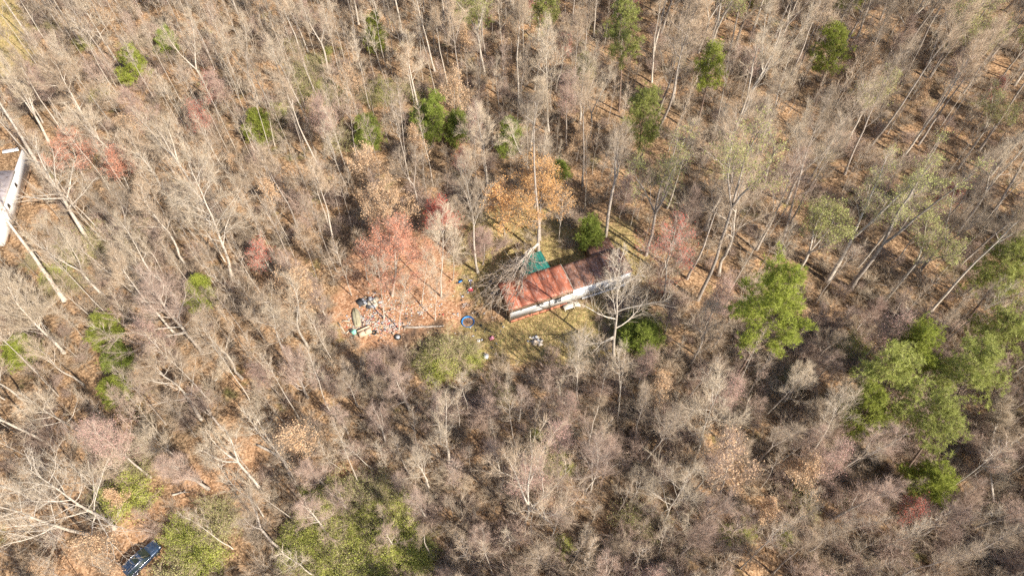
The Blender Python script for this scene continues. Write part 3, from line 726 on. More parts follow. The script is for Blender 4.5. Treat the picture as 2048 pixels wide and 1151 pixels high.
def bush(seed, H=2.6, n=14, twigs=900, spread=.55, tr=.012, arch=-.05):
    t = Tree.__new__(Tree); rng = t.rng = np.random.default_rng(seed); t.trunk, t.crown, t.limbs, t.seg, t.split = MB(), MB(), [], [], False
    for i_ in range(n):
        az = rng.uniform(0, 6.28); el = rng.uniform(.75, 1.45); d = np.array([math.cos(az) * math.cos(el) * spread * 2, math.sin(az) * math.cos(el) * spread * 2, math.sin(el)])
        Q = polyline(rng, (rng.normal() * .25, rng.normal() * .25, -.05), d, H * rng.uniform(.7, 1.25), 6, .14, arch)
        t.trunk.tube(Q, np.linspace(.03, .008, 7), 4); t.seg += [(Q[a], Q[a + 1], 1) for a in range(1, 6)]
        for j_ in range(5):
            k_ = rng.integers(1, 6); Q2 = polyline(rng, Q[k_], turn(rng, Q[k_] - Q[k_ - 1], rng.uniform(.4, 1.1), rng.uniform(0, 6.28)), H * rng.uniform(.25, .5), 3, .2, arch)
            t.crown.tube(Q2, [.014, .01, .008, .005], 3); t.seg += [(Q2[a], Q2[a + 1], 1) for a in range(3)]
    t.twig_at(twigs, (.25 * H / 2.6, .75 * H / 2.6), tr); return t
def conifer(seed, H, R_, r=.2, base=.45, n=40, tuft=1500, size=.5, twigs=900, flat_=False, dens=8):
    t = Tree(seed, H, r, base=base, nl=n, ll=R_ / H * 1.15, ang=78, up=.05, sub=5, subr=.42, ss=2, twigs=twigs, tl=(.3, .7), tr=.014, low=.55)
    return t.tufts(tuft, size, spikes=dens)
P_ = {}
P_['pale'] = [proto(hardwood(1), 'bark_pale', 'twig_pale'), proto(forked(2), 'bark_pale', 'twig_pale'), proto(broad(3), 'bark_pale', 'twig_pale'), proto(hardwood(4, ll=.18, base=.64, nl=13, r=.2), 'bark_pale', 'twig_tan'), proto(broad(104, H=19, wig=.12, ang=48, base=.4), 'bark_pale', 'twig_tan'), proto(forked(105, H=20, fork=2, base=.3, wig=.09), 'bark_pale', 'twig_pale')]
P_['grey'] = [proto(hardwood(5), 'bark_grey', 'twig_grey'), proto(forked(6, fork=2), 'bark_grey', 'twig_grey'), proto(broad(7, H=16), 'bark_grey', 'twig_grey'), proto(hardwood(8, base=.66, nl=12, r=.2), 'bark_grey', 'twig_tan'), proto(forked(106, fork=4, base=.4, wig=.08), 'bark_grey', 'twig_tan'), proto(hardwood(107, H=24, base=.42, ll=.17, nl=24), 'bark_grey', 'twig_grey')]
P_['pink'] = [proto(broad(9, H=15, base=.25, ang=48), 'bark_pale', 'twig_pink'), proto(forked(10, H=17, base=.35, fork=4), 'bark_grey', 'twig_pink'), proto(hardwood(11, H=16, base=.35, ll=.3), 'bark_pale', 'twig_pink'), proto(broad(108, H=13, base=.2, ang=40, nl=22, up=.16), 'bark_grey', 'twig_pink'), proto(broad(109, H=12, base=.3, ang=66, wig=.12), 'bark_grey', 'twig_grey')]
P_['sap'] = [proto(sapling(20), 'bark_pale', 'twig_pale'), proto(sapling(21, base=.35), 'bark_grey', 'twig_tan'), proto(pole(22), 'bark_pale', 'twig_pale'), proto(pole(23, base=.4), 'bark_pale', 'twig_tan'), proto(pole(24, H=15), 'bark_grey', 'twig_grey'), proto(sapling(25, H=9, ll=.24, twigs=520), 'bark_grey', 'twig_pink'), proto(pole(110, H=19, wig=.025, base=.6), 'bark_pale', 'twig_tan'), proto(sapling(111, H=11, wig=.1, ll=.2), 'bark_pale', 'twig_tan')]
P_['shrub'] = [proto(bush(30), 'bark_grey', 'twig_grey'), proto(bush(31, spread=.75), 'bark_grey', 'twig_tan'), proto(bush(32, H=3.2, n=18, twigs=1300), 'bark_grey', 'twig_pink'), proto(bush(33, H=2.2, n=16, spread=.8, twigs=1000), 'bark_pale', 'twig_pale')]
P_['spring'] = [proto(forked(40, H=21, ll=.22).leaf(3600, .2), 'bark_pale', 'twig_tan', 'leaf_spring'), proto(hardwood(41, H=23).leaf(3000, .2), 'bark_grey', 'twig_tan', 'leaf_spring')]
P_['rose'] = [proto(broad(42, H=11, r=.13, base=.25, ang=50, twigs=1700).leaf(1500, .13), 'bark_pale', 'twig_pink', 'bud_rose'), proto(hardwood(43, H=13, r=.13, base=.35, ll=.3).leaf(1500, .13), 'bark_grey', 'twig_pink', 'bud_rose')]
P_['red'] = [proto(broad(44, H=9, r=.12, base=.25, ang=50, twigs=1500).leaf(1900, .15), 'bark_pale', 'twig_pink', 'bud_red'), proto(hardwood(45, H=10, r=.12, base=.3, ll=.32, twigs=1100).leaf(1700, .15), 'bark_grey', 'twig_pink', 'bud_red')]
P_['beech'] = [proto(broad(46, H=9, r=.12, base=.15, ang=55, ll=.4, twigs=1500).leaf(2200, .22), 'bark_grey', 'twig_tan', 'leaf_tan'), proto(sapling(47, H=7, ll=.3, twigs=600).leaf(1700, .22), 'bark_grey', 'twig_tan', 'leaf_tan')]
P_['pine'] = [proto(conifer(50, 21, 3.6), 'bark_pine', 'bark_pine', 'needle'), proto(conifer(51, 19, 3.4, base=.5), 'bark_pine', 'bark_pine', 'needle_yellow')]
P_['cedar'] = [proto(conifer(55, 6, 2.0, r=.09, base=.06, n=46, tuft=1900, size=.42, twigs=900), 'bark_pine', 'bark_pine', 'cedar'), proto(conifer(56, 5, 1.9, r=.08, base=.05, n=42, tuft=1700, size=.4, twigs=900), 'bark_pine', 'bark_pine', 'needle')]
P_['green'] = [proto(bush(60, H=2.4, n=22, twigs=1500, spread=.7, arch=-.12).leaf(8000, .12), 'bark_grey', 'twig_tan', 'leaf_green'), proto(bush(61, H=2.8, n=22, twigs=1900, spread=.65, arch=-.14).leaf(4600, .12), 'bark_grey', 'twig_tan', 'leaf_olive')]

# ------------------------------------------------------------------ the trees one can point at: (foot, top) read off the photograph
USED = []     # (x, y, radius) on the land
def hero(kind, foot, head, label, cat, t=None, mats=None, leafargs=None, rad=3.0, name=None, **kw):
    B, h, lean = solve_tree(foot, head)
    USED.append((B[0], B[1], rad))
    T_ = kind(len(USED) + 900, H=h, lean=tuple(lean), split=True, **kw)
    if leafargs: T_.leaf(*leafargs[:2], **(leafargs[2] if len(leafargs) > 2 else {}))
    return plant(proto(T_, *mats), name or 'bare_tree', label, cat, B, 0, 1)
BP, BG, BK = ('bark_pale', 'twig_pale'), ('bark_grey', 'twig_grey'), ('bark_pale', 'twig_pink')
PT = ('bark_pale', 'twig_tan')
hero(broad, (1228, 712), (1243, 512), 'white barked bare tree with wide limbs in front of the trailer', 'tree', mats=BP, r=.24, ll=.26, base=.42, nl=15, twigs=900, sub=9, ss=5, tr=.018, up=.12,
     limbs=[(.42, 185, 25, 9), (.22, 200, 30, 8), (.24, 205, -8, 6), (.5, 20, 35, 8), (.32, 15, 30, 6)])
hero(forked, (1077, 508), (1072, 200), 'tall snapped bare trunk standing at the green porch roof', 'tree', mats=BG, fork=0, r=.27, base=.72, nl=7, ll=.13, twigs=500)
hero(forked, (1210, 490), (1247, 245), 'tall bare tree behind the trailer with a bent limb left of its trunk', 'tree', mats=BG, fork=2, base=.6, r=.3, limbs=None, ll=.2)
hero(forked, (1292, 510), (1362, 275), 'forked spring green tree just behind the right end of the trailer', 'tree', mats=('bark_grey', 'twig_tan', 'leaf_spring'), fork=4, base=.45, r=.27, ll=.2, leafargs=(3200, .2), name='budding_tree')
hero(forked, (1395, 600), (1535, 255), 'very tall spring green tree right of the rose budded tree', 'tree', mats=('bark_grey', 'twig_tan', 'leaf_spring'), fork=3, base=.62, r=.28, ll=.16, leafargs=(3000, .2), name='budding_tree')
hero(forked, (1585, 560), (1668, 410), 'bright yellow green leafing tree above the big bright pine', 'tree', mats=(*PT, 'leaf_spring'), fork=4, base=.3, r=.26, ll=.3, leafargs=(4800, .24), name='budding_tree')
hero(forked, (1655, 562), (1790, 330), 'long leaning trunk with pale green crown right of the yellow green tree', 'tree', mats=(*BP, 'leaf_spring'), fork=2, base=.45, r=.36, ll=.15, leafargs=(2200, .19), name='budding_tree')
hero(forked, (1702, 575), (1870, 290), 'longest leaning trunk with green haze crown at upper right', 'tree', mats=(*BG, 'leaf_spring'), fork=3, base=.45, r=.38, ll=.17, leafargs=(3800, .2), name='budding_tree')
hero(forked, (1840, 540), (1990, 400), 'many stemmed leaning bare tree in front of the right edge bushes', 'tree', mats=BG, fork=4, base=.2, r=.25, ll=.18)
hero(hardwood, (1560, 500), (1665, 180), 'dark leaning trunk with bare top above the yellow green tree', 'tree', mats=BG, r=.26, base=.65, ll=.13)
hero(broad, (1345, 205), (1385, 20), 'fan crowned bare tree near the top edge between two pines', 'tree', mats=('bark_pale', 'twig_tan'), r=.26, base=.35, nl=18, ll=.33, ang=40, up=.14, twigs=2600)
hero(broad, (1060, 300), (1080, 165), 'white bare forked tree beside the dark cedar right of centre', 'tree', mats=BP, r=.22, ll=.3, base=.35)
hero(broad, (835, 215), (812, 65), 'white twisted bare tree above the dark cedar clump', 'tree', mats=BP, r=.24, ll=.26, base=.35, nl=10, twigs=900, tr=.018)
hero(broad, (975, 372), (955, 225), 'silvery white bare tree between the two dark cedars', 'tree', mats=BP, r=.26, ll=.32, base=.4)
hero(broad, (956, 545), (930, 330), 'tall bare tree with grey fan crown left of the orange tree', 'tree', mats=('bark_pale', 'twig_grey'), r=.22, ll=.27, base=.42, ang=46, up=.14)
hero(broad, (882, 592), (885, 435), 'pale grey crowned slim tree right of the coral tree', 'tree', mats=BP, r=.15, ll=.34, base=.45, ang=52)
hero(broad, (465, 560), (378, 330), 'large white bare spreading tree left of the tan leaved tree', 'tree', mats=BP, r=.27, ll=.4, base=.3, nl=22, sub=7, twigs=3800, up=.04)
hero(broad, (405, 705), (292, 560), 'pinkish white bare tree with limb drooping left toward small cedar', 'tree', mats=BK, r=.25, ll=.38, base=.28, nl=20, sub=7, twigs=3800, limbs=[(.35, 195, 5, 9), (.42, 188, 20, 9)])
hero(broad, (402, 838), (300, 728), 'grey white bare tree with bushy twigs below the pinkish tree', 'tree', mats=('bark_pale', 'twig_tan'), r=.26, ll=.4, base=.3, nl=15, twigs=2800)
hero(broad, (128, 705), (15, 570), 'feathery white bare tree near the left edge below the pale trailer', 'tree', mats=BP, r=.25, ll=.45, base=.25, nl=26, ang=50, twigs=4600)
hero(broad, (192, 275), (108, 120), 'white forked bare tree above the orange red crown at left', 'tree', mats=PT, r=.28, ll=.36, base=.4, nl=14, twigs=2600)
hero(forked, (98, 285), (28, 150), 'pale twin stemmed tree left of the white forked tree', 'tree', mats=BP, fork=3, r=.25, ll=.26, base=.3)
hero(broad, (180, 490), (70, 290), 'huge old tree with crooked white limbs right of the pale trailer', 'tree', mats=BP, r=.38, base=.45, nl=9, ll=.28, twigs=700, sub=7, ss=5, tr=.018, limbs=[(.5, 182, 2, 9), (.52, 120, 35, 8), (.45, 60, 40, 7), (.4, 10, 20, 8)])
hero(hardwood, (128, 600), (-60, 330), 'thick pale trunk crossing in front of the pale trailer', 'tree', mats=BP, r=.36, base=.8, nl=6, ll=.15, twigs=300)
hero(hardwood, (115, 385), (-40, 140), 'thick white leaning trunk entering at the left edge', 'tree', mats=BP, r=.4, base=.8, nl=6, ll=.18, twigs=300)
hero(broad, (232, 1057), (60, 938), 'large white bare tree spreading its limbs left of the blue car', 'tree', mats=BP, r=.25, base=.3, nl=19, ll=.42, twigs=1100, sub=7, ss=5, tr=.018, ang=66, limbs=[(.3, 300, 20, 8), (.35, 330, 15, 9), (.3, 270, 15, 7)])
hero(broad, (178, 1068), (-40, 1000), 'white bare tree leaning out at the lower left corner', 'tree', mats=BP, r=.23, base=.3, nl=17, ll=.36, twigs=900, sub=7, ss=5, tr=.018, limbs=[(.35, 240, 15, 7), (.3, 200, 10, 7)])
hero(broad, (245, 958), (218, 915), 'small white bare tree above the bright green bush by the track', 'tree', mats=BP, r=.15, base=.3, nl=20, ll=.62, twigs=1500)
hero(broad, (358, 918), (300, 878), 'small twisted white tree above the leafy track', 'tree', mats=BP, r=.18, base=.4, nl=12, ll=.6, twigs=1100)
hero(broad, (590, 745), (540, 600), 'pale leaning bare tree left of the rubbish heap', 'tree', mats=PT, r=.2, ll=.3, base=.35)
hero(broad, (430, 760), (462, 720), 'low grey twisted tree right of the pinkish white tree', 'tree', mats=BP, r=.2, ll=.9, base=.3, twigs=1500)
hero(forked, (1048, 1050), (1062, 925), 'clump of slim pale stems above the lower green haze', 'tree', mats=PT, fork=5, base=.12, r=.2, ll=.34, nl=22, twigs=2600)
hero(hardwood, (1155, 800), (1162, 680), 'slim bare tree below the front lawn, right of the rag heap', 'tree', mats=BP, r=.13, ll=.3, base=.4)
hero(hardwood, (1380, 730), (1425, 615), 'dark stemmed bare tree between dark shrub and big bright pine', 'tree', mats=BG, r=.17, ll=.4, base=.3)
hero(broad, (1985, 885), (2010, 800), 'white forked bare tree at the right edge below the pines', 'tree', mats=BP, r=.24, ll=.42, base=.25)
hero(broad, (1990, 1030), (1975, 900), 'twisted white limbed tree near the lower right corner', 'tree', mats=BP, r=.24, ll=.4, base=.35, twigs=1200)
hero(hardwood, (1620, 910), (1690, 790), 'pale stemmed tree with silvery twigs left of the lower pine', 'tree', mats=BP, r=.17, ll=.38, base=.25)
hero(broad, (1395, 905), (1440, 770), 'silver grey bare tree below the rose tinted twigs', 'tree', mats=BP, r=.18, ll=.36, base=.3)
hero(broad, (1180, 985), (1195, 895), 'rosy grey bare tree right of the slim stem clump', 'tree', mats=BK, r=.17, ll=.42, base=.25, twigs=2400)
hero(broad, (1330, 1040), (1375, 960), 'whitish twigged bare tree below the pinkish thicket', 'tree', mats=BP, r=.17, ll=.45, base=.25)
hero(broad, (945, 1000), (962, 1100), 'bowed grey tree bending its twigs down to the bottom edge', 'tree', mats=BK, r=.2, ll=.9, base=.3, nl=22, twigs=3000, up=-.02)
# coloured ones
hero(broad, (1080, 480), (1088, 345), 'orange leaved tree standing behind the green porch roof', 'tree', mats=('bark_grey', 'twig_tan', 'leaf_orange'), r=.2, ll=.5, base=.25, nl=20, sub=7, twigs=3000, leafargs=(11500, .19, dict(jitter=.2)), name='orange_tree')
hero(broad, (1010, 470), (1003, 385), 'small thin orange leaved tree left of the orange tree', 'tree', mats=('bark_grey', 'twig_tan', 'leaf_orange'), r=.14, ll=.45, base=.3, leafargs=(3600, .25, dict(jitter=.18)), name='orange_tree')
hero(broad, (785, 592), (790, 475), 'wide coral red budding tree over the clay clearing', 'tree', mats=('bark_pale', 'twig_pink', 'leaf_coral'), r=.22, ll=.62, base=.3, nl=18, twigs=3800, ang=66, leafargs=(11500, .19, dict(jitter=.25)), name='red_budding_tree')
for (b_, t_, lb) in (((842, 612), (852, 505), 'thin pale bare tree with twin stems in the clay clearing'), ((798, 660), (812, 560), 'thin crooked bare tree rising from the rubbish heap'), ((703, 590), (672, 495), 'thin pale leaning tree at the left edge of the clay clearing'),
                     ((768, 640), (755, 520), 'slim bare tree inside the coral crown'), ((735, 560), (718, 470), 'slim bare tree at the upper left of the clay clearing'), ((905, 560), (908, 470), 'slim bare tree at the upper right of the clay clearing'), ((870, 640), (874, 560), 'slight bare tree above the straight grey log'),
                     ((1118, 480), (1125, 390), 'slim bare tree on the back lawn right of the orange tree'), ((1255, 650), (1268, 560), 'slim bare tree right of the wide white tree')):
    hero(broad, b_, t_, lb, 'tree', mats=PT, r=.09, ll=.3, base=.35, nl=12, ang=50, twigs=500, rad=1.2)
hero(broad, (878, 480), (880, 415), 'scarlet budding tree between coral tree and grey fan tree', 'tree', mats=('bark_grey', 'twig_pink', 'bud_red'), r=.14, ll=.5, base=.3, leafargs=(5200, .2, dict(jitter=.15)), name='red_budding_tree')
hero(broad, (965, 530), (968, 470), 'sparse red budding tree beside the back lawn', 'tree', mats=('bark_grey', 'twig_pink', 'bud_rose'), r=.12, ll=.5, base=.25, leafargs=(1800, .15), name='red_budding_tree')
hero(broad, (1328, 600), (1352, 455), 'rose red budding tree at the right end of the trailer', 'tree', mats=('bark_pale', 'twig_pink', 'bud_red'), r=.15, ll=.4, base=.3, nl=16, twigs=2200, leafargs=(2600, .17, dict(jitter=.15)), name='red_budding_tree')
hero(broad, (170, 360), (138, 270), 'orange red budding tree right of the thick white trunk', 'tree', mats=('bark_pale', 'twig_pink', 'leaf_coral'), r=.17, ll=.55, base=.3, leafargs=(5600, .19, dict(jitter=.15)), name='red_budding_tree')
hero(broad, (262, 390), (230, 310), 'orange red budding tree left of the white spreading tree', 'tree', mats=('bark_pale', 'twig_pink', 'leaf_coral'), r=.17, ll=.5, base=.3, leafargs=(5000, .19, dict(jitter=.15)), name='red_budding_tree')
hero(broad, (780, 485), (775, 390), 'tan dry leaved tree above the coral tree', 'tree', mats=('bark_grey', 'twig_tan', 'leaf_tan'), r=.2, ll=.6, base=.2, nl=17, twigs=1900, leafargs=(5600, .25), name='dry_leaved_tree')
hero(broad, (600, 650), (592, 565), 'tan dry leaved tree above the pale leaning tree', 'tree', mats=('bark_grey', 'twig_tan', 'leaf_tan'), r=.15, ll=.55, base=.2, leafargs=(3600, .24), name='dry_leaved_tree')
hero(broad, (310, 440), (292, 360), 'small tan dry leaved tree left of the white spreading tree', 'tree', mats=('bark_grey', 'twig_tan', 'leaf_tan'), r=.13, ll=.5, base=.2, leafargs=(2000, .26), name='dry_leaved_tree')
hero(broad, (1440, 990), (1462, 890), 'tan dry leaved tree in the pinkish lower right thicket', 'tree', mats=('bark_pale', 'twig_pink', 'leaf_tan'), r=.16, ll=.45, base=.25, leafargs=(1700, .24), name='dry_leaved_tree')
# pines
def pine(base, top, Rm, label, leaf='needle', tuft=1500, basef=.5, seed=0, **kw):
    B, h, lean = solve_tree(base, top); USED.append((B[0], B[1], 2.5))
    t = Tree(300 + len(USED), h, .2 if h > 9 else .1, base=basef, nl=40, ll=Rm / h * 1.2, ang=80, up=.05, sub=5, subr=.42, ss=2, twigs=1000, tl=(.3, .7), tr=.016, low=.6, lean=tuple(lean), lw=.1, **kw)
    t.tufts(int(tuft * 1.1), .45, spikes=13, w=.06)
    plant(proto(t, 'bark_pine', 'bark_pine', leaf), 'pine_tree' if h > 9 else 'cedar_tree', label, 'pine tree' if h > 9 else 'cedar', B, 0, 1)
pine((1238, 222), (1252, -5), 3.6, 'yellow green pine at the top edge right of centre', 'needle_yellow')
pine((1395, 252), (1430, 95), 3.0, 'slim open green pine below the fan crowned bare tree', 'needle', 1100)
pine((1268, 345), (1296, 188), 4.0, 'green pine above the forked spring green tree', 'needle_yellow', 1700, .35)
pine((1466, 760), (1568, 550), 6.0, 'big bright green pine right of the trailer', 'needle', 3200, .4)
pine((1790, 800), (1855, 655), 3.6, 'darkest green pine on top of the pine cluster at right', 'needle', 1800, .35)
pine((1735, 870), (1800, 710), 5.4, 'pale yellow green pine in the middle of the pine cluster', 'needle_yellow', 2200, .4)
pine((1880, 850), (1965, 700), 4.8, 'bright green pine on the right of the pine cluster', 'needle_yellow', 2000, .4)
pine((1815, 940), (1895, 795), 3.7, 'olive green pine at the bottom of the pine cluster', 'needle_yellow', 1300, .4)
pine((1690, 890), (1745, 790), 3.6, 'thin green pine on the left of the pine cluster', 'needle', 1300, .4)
pine((1830, 1010), (1880, 945), 3.4, 'rounded green pine below the pine cluster', 'needle', 1600, .3)
pine((1925, 720), (2030, 640), 4.4, 'open green pine at the right edge above the cluster', 'needle_yellow', 1300, .4)
pine((1935, 640), (2038, 495), 4.6, 'green pine cut by the right edge', 'needle_yellow', 1900, .35)
pine((1630, 210), (1672, 55), 4.0, 'green pine near the top edge at upper right', 'needle', 1500, .45)
pine((1690, 60), (1712, -40), 4.0, 'dark pine cut by the top edge at upper right', 'needle', 1500, .4)
pine((1085, 110), (1095, -10), 3.4, 'olive pine cut by the top edge at centre', 'needle_yellow', 900, .4)
pine((950, 90), (940, -15), 3.6, 'green pine cut by the top edge left of the olive pine', 'needle_yellow', 1000, .4)
pine((755, 112), (745, 35), 2.2, 'small dark green pine near the top edge left of centre', 'needle', 1300, .12)
pine((1165, 180), (1170, 120), 2.6, 'faint olive pine left of the yellow green top pine', 'needle_yellow', 700, .3)
for (b_, t_, rm, lb) in (((865, 290), (868, 200), 3.6, 'largest dark green cedar in the clump above the orange tree'), ((910, 285), (915, 235), 2.8, 'dark green cedar on the right of the big cedar'), ((845, 270), (838, 220), 2.4, 'dark green cedar on the left of the big cedar'),
                     ((1018, 308), (1020, 248), 2.4, 'dark cedar between the silvery tree and the tall snapped trunk'), ((1288, 700), (1290, 662), 2.9, 'dark green cedar bush below the right end of the trailer'), ((1262, 690), (1262, 665), 2.0, 'small dark cedar bush right of the wide white tree'), ((1185, 498), (1182, 448), 2.6, 'dark green cedar bush on the back lawn behind the trailer'), ((522, 285), (512, 232), 3.0, 'bright green cedar in the pale sapling woods'), ((735, 292), (735, 245), 3.2, 'olive cedar left of the dark cedar clump'),
                     ((275, 175), (262, 110), 3.4, 'green cedar in the upper left woods'), ((335, 108), (328, 65), 2.2, 'small dark cedar beside the green cedar at upper left'), ((215, 690), (205, 640), 2.4, 'small cedar under the drooping limb at left'),
                     ((238, 742), (232, 700), 2.2, 'small dark cedar left of the grey white bushy tree'), ((235, 800), (228, 765), 2.2, 'small bright cedar above the tan leaf patch at left'), ((50, 728), (42, 690), 2.6, 'small cedar near the left edge'),
                     ((1120, 365), (1118, 335), 1.5, 'tiny dark cedar above the orange tree'), ((400, 615), (395, 560), 2.2, 'small yellow green cedar right of the pinkish white tree'), ((1515, 10), (1520, -20), 2.4, 'small cedar at the top edge')):
    pine(b_, t_, rm, lb, 'cedar' if 'dark' in lb else 'needle', 1700, .05)

# broken limb fallen across the roof
bl = thing('fallen_limb', 'broken grey limb with bare twigs fallen across the left half of the rusted roof', 'fallen branch', px(1074, 500))
o3 = px(1074, 500)
rb = np.random.default_rng(12)
P0 = [px(1075, 488, 3.6), px(1062, 500, 4.6), px(1050, 512, 4.9)]
k = MB(); k.tube(np.array(P0) - o3, [.26, .2, .16], 7); put('butt', k.mesh('butt', M['bark_pale'], True), bl)
tb = Tree.__new__(Tree); tb.rng = rb; tb.crown, tb.seg = MB(), []
for (tx, ty, tz) in ((985, 598, 3.9), (1012, 622, 4.1), (958, 606, .6), (940, 575, .4), (1040, 572, 4.0), (1000, 575, 4.1), (965, 570, 1.0), (1022, 590, 4.1), (985, 640, .3), (1085, 535, 3.9), (1005, 540, 3.0), (975, 552, 1.6), (1052, 560, 4.0), (950, 628, .3), (1030, 605, 4.4), (970, 628, .4), (948, 596, .4), (990, 615, 4.5), (1000, 600, 4.6), (1020, 635, 4.4), (1045, 590, 4.6), (975, 615, 2), (960, 590, 2), (935, 590, .4), (995, 560, 4.4), (1060, 545, 4.2), (985, 580, 4)):
    s0 = (np.array(P0[rb.integers(1, 3)]) + rb.normal(size=3) * .15)
    e0 = px(tx, ty, tz); mid = (s0 + e0) / 2 + np.array([0, 0, rb.uniform(.1, .7)]) + rb.normal(size=3) * .3
    t_ = np.linspace(0, 1, 9)[:, None]; Q = s0 * (1 - t_) ** 2 + 2 * mid * t_ * (1 - t_) + e0 * t_ ** 2 + rb.normal(size=(9, 3)) * .17
    k = MB(); k.tube(Q - o3, np.linspace(rb.uniform(.06, .11), .02, 9), 5)
    tb.seg += [(Q[a] - o3, Q[a + 1] - o3, 1) for a in range(3, 8)]
    for _ in range(9):
        a = rb.integers(2, 8); Q2 = polyline(rb, Q[a], (Q[a] - Q[a - 1]) / np.linalg.norm(Q[a] - Q[a - 1]) + rb.normal(size=3) * np.array([.7, .7, .35]), rb.uniform(1.0, 3.0), 4, .22, -.03)
        k.tube(Q2 - o3, np.linspace(.035, .012, 5), 4); tb.seg += [(Q2[c_] - o3, Q2[c_ + 1] - o3, 1) for c_ in range(4)]
    put('limb', k.mesh('limb', M['bark_grey']), bl)
p, d = tb.pick(2400); D = unit_rows(d + rb.normal(size=(2400, 3)) * np.array([.7, .7, .4]))
tb.crown.twigs(rb, p, D, rb.uniform(.5, 1.4, 2400), np.full(2400, .014), 0)
put('twigs', tb.crown.mesh('limb_twigs', M['twig_tan']), bl)

# ------------------------------------------------------------------ scattered woods
NOGROW = [CLAY, YARD_FRONT, YARD_BACK, CORNER, DUMP, [(-200, 290), (75, 300), (90, 400), (60, 540), (-200, 620)], [(190, 1180), (330, 1050), (360, 1080), (300, 1200)],
          [(990, 650), (1270, 580), (1250, 480), (960, 560)]]
SPARSE = [PATH, [(150, 780), (260, 760), (250, 860), (140, 860)], [(500, 120), (560, 130), (560, 210), (500, 210)]]
KEEP = [[(930, 590), (1015, 640), (1120, 620), (1190, 590), (1262, 560), (1230, 500), (1120, 510), (1040, 525), (960, 560)], [(670, 590), (890, 590), (960, 550), (960, 670), (800, 690), (670, 690)], [(215, 1160), (245, 1120), (300, 1065), (340, 1080), (330, 1110), (270, 1160)],
        [(-10, 320), (62, 310), (45, 390), (5, 500), (-10, 500)], [(960, 640), (1130, 620), (1190, 610), (1190, 690), (1090, 720), (970, 720)]]
LOOKS = [[(835, 195), (945, 195), (945, 290), (835, 290)], [(470, 225), (560, 225), (560, 285), (470, 285)], [(225, 100), (345, 65), (345, 105), (300, 175), (225, 175)], [(1740, 660), (2010, 690), (1960, 920), (1740, 830)], [(1215, -10), (1290, -10), (1290, 90), (1215, 90)],
         [(1235, 185), (1330, 185), (1330, 300), (1235, 300)], [(1590, 400), (1710, 400), (1710, 540), (1590, 540)], [(1395, 95), (1465, 95), (1465, 175), (1395, 175)], [(715, 390), (840, 390), (840, 475), (715, 475)], [(990, 245), (1045, 245), (1045, 300), (990, 300)], [(690, 240), (775, 240), (775, 295), (690, 295)], [(195, 640), (255, 640), (255, 830), (200, 830)],
         [(1780, 260), (1930, 260), (1930, 360), (1780, 360)], [(105, 260), (250, 300), (240, 350), (100, 330)], [(725, 30), (775, 30), (775, 100), (725, 100)], [(1635, 55), (1700, 55), (1700, 140), (1635, 140)],
         [(1060, 360), (1150, 350), (1150, 460), (1060, 470)], [(1180, 520), (1290, 520), (1290, 700), (1180, 700)], [(715, 470), (880, 470), (890, 570), (715, 570)], [(1470, 555), (1600, 555), (1590, 720), (1480, 740)]]
def crown_hits(B, h, r, polys, from_=.35):
    pts = [B + np.array([dx, 0, h * f]) for f in (from_, .6, .8, 1) for dx in (-r * .6, 0, r * .6)]
    q = proj(np.array(pts))
    return any(inside(p, q).any() for p in polys)
HOUSE_PX = [(985, 600), (1018, 660), (1130, 630), (1290, 575), (1240, 480), (1120, 500), (1040, 530)]
grid = {}
def free(x, y, d):
    cx, cy = int(x // 4), int(y // 4)
    for a in range(cx - 2, cx + 3):
        for c in range(cy - 2, cy + 3):
            for (u, v, e) in grid.get((a, c), ()):
                if (u - x) ** 2 + (v - y) ** 2 < (max(d, e) * .5 + min(d, e) * .5) ** 2: return False
    return True
def occupy(x, y, d): grid.setdefault((int(x // 4), int(y // 4)), []).append((x, y, d))
for x, y, r_ in USED: occupy(x, y, r_)
def zone(q):
    x, y = q
    if x < 700 and y < 620: return 'UL'
    if x < 640: return 'LL'
    if y < 640 and x > 1280: return 'UR'
    if y < 420: return 'UM'
    return 'LR'
WEIGHT = {   # kind weights by part of the wood
    'UL': dict(pale=.18, grey=.08, pink=.06, sap=.60, spring=.01, rose=.02, red=.005, beech=.03),
    'LL': dict(pale=.26, grey=.06, pink=.10, sap=.48, spring=.0, rose=.03, red=.0, beech=.05),
    'UM': dict(pale=.24, grey=.20, pink=.05, sap=.36, spring=.09, rose=.02, red=.03, beech=.03),
    'UR': dict(pale=.20, grey=.30, pink=.05, sap=.24, spring=.2, rose=.04, red=.02, beech=.02),
    'LR': dict(pale=.14, grey=.16, pink=.34, sap=.28, spring=.01, rose=.05, red=.01, beech=.01)}
DIST = dict(pale=3.6, grey=3.6, pink=3.4, sap=1.9, spring=3.8, rose=3.0, red=2.8, beech=2.6)
CR = dict(pale=4, grey=4, pink=4, sap=1.6, spring=4, rose=3, red=2.6, beech=2.4)
HT = dict(pale=22, grey=22, pink=16, sap=13, spring=22, rose=12, red=9.5, beech=8)
HZ = dict(UL=.84, LL=.82, UM=.95, UR=1.18, LR=.72)
TALL = dict(pale=[0, 3, 5], grey=[0, 3, 5])
CAP = dict(pale=290, grey=290, pink=290, sap=300, spring=120, rose=80, red=40, beech=60)
SUNNY = KEEP + [CLAY, YARD_FRONT]
def shade_hits(B, h):
    f = np.array([.35, .55, .75, .95]) * h
    P = np.stack([B[0] - SUN_DIR[0] * f / math.tan(SUN_EL), B[1] - SUN_DIR[1] * f / math.tan(SUN_EL), f * 0], 1)
    q = proj(P)
    return any(inside(p, q).any() for p in SUNNY)
cand, placed, extra = [], [], []     # (kind, proto, B, scale, turn, pixel, height)
rf_ = np.random.default_rng(2024)
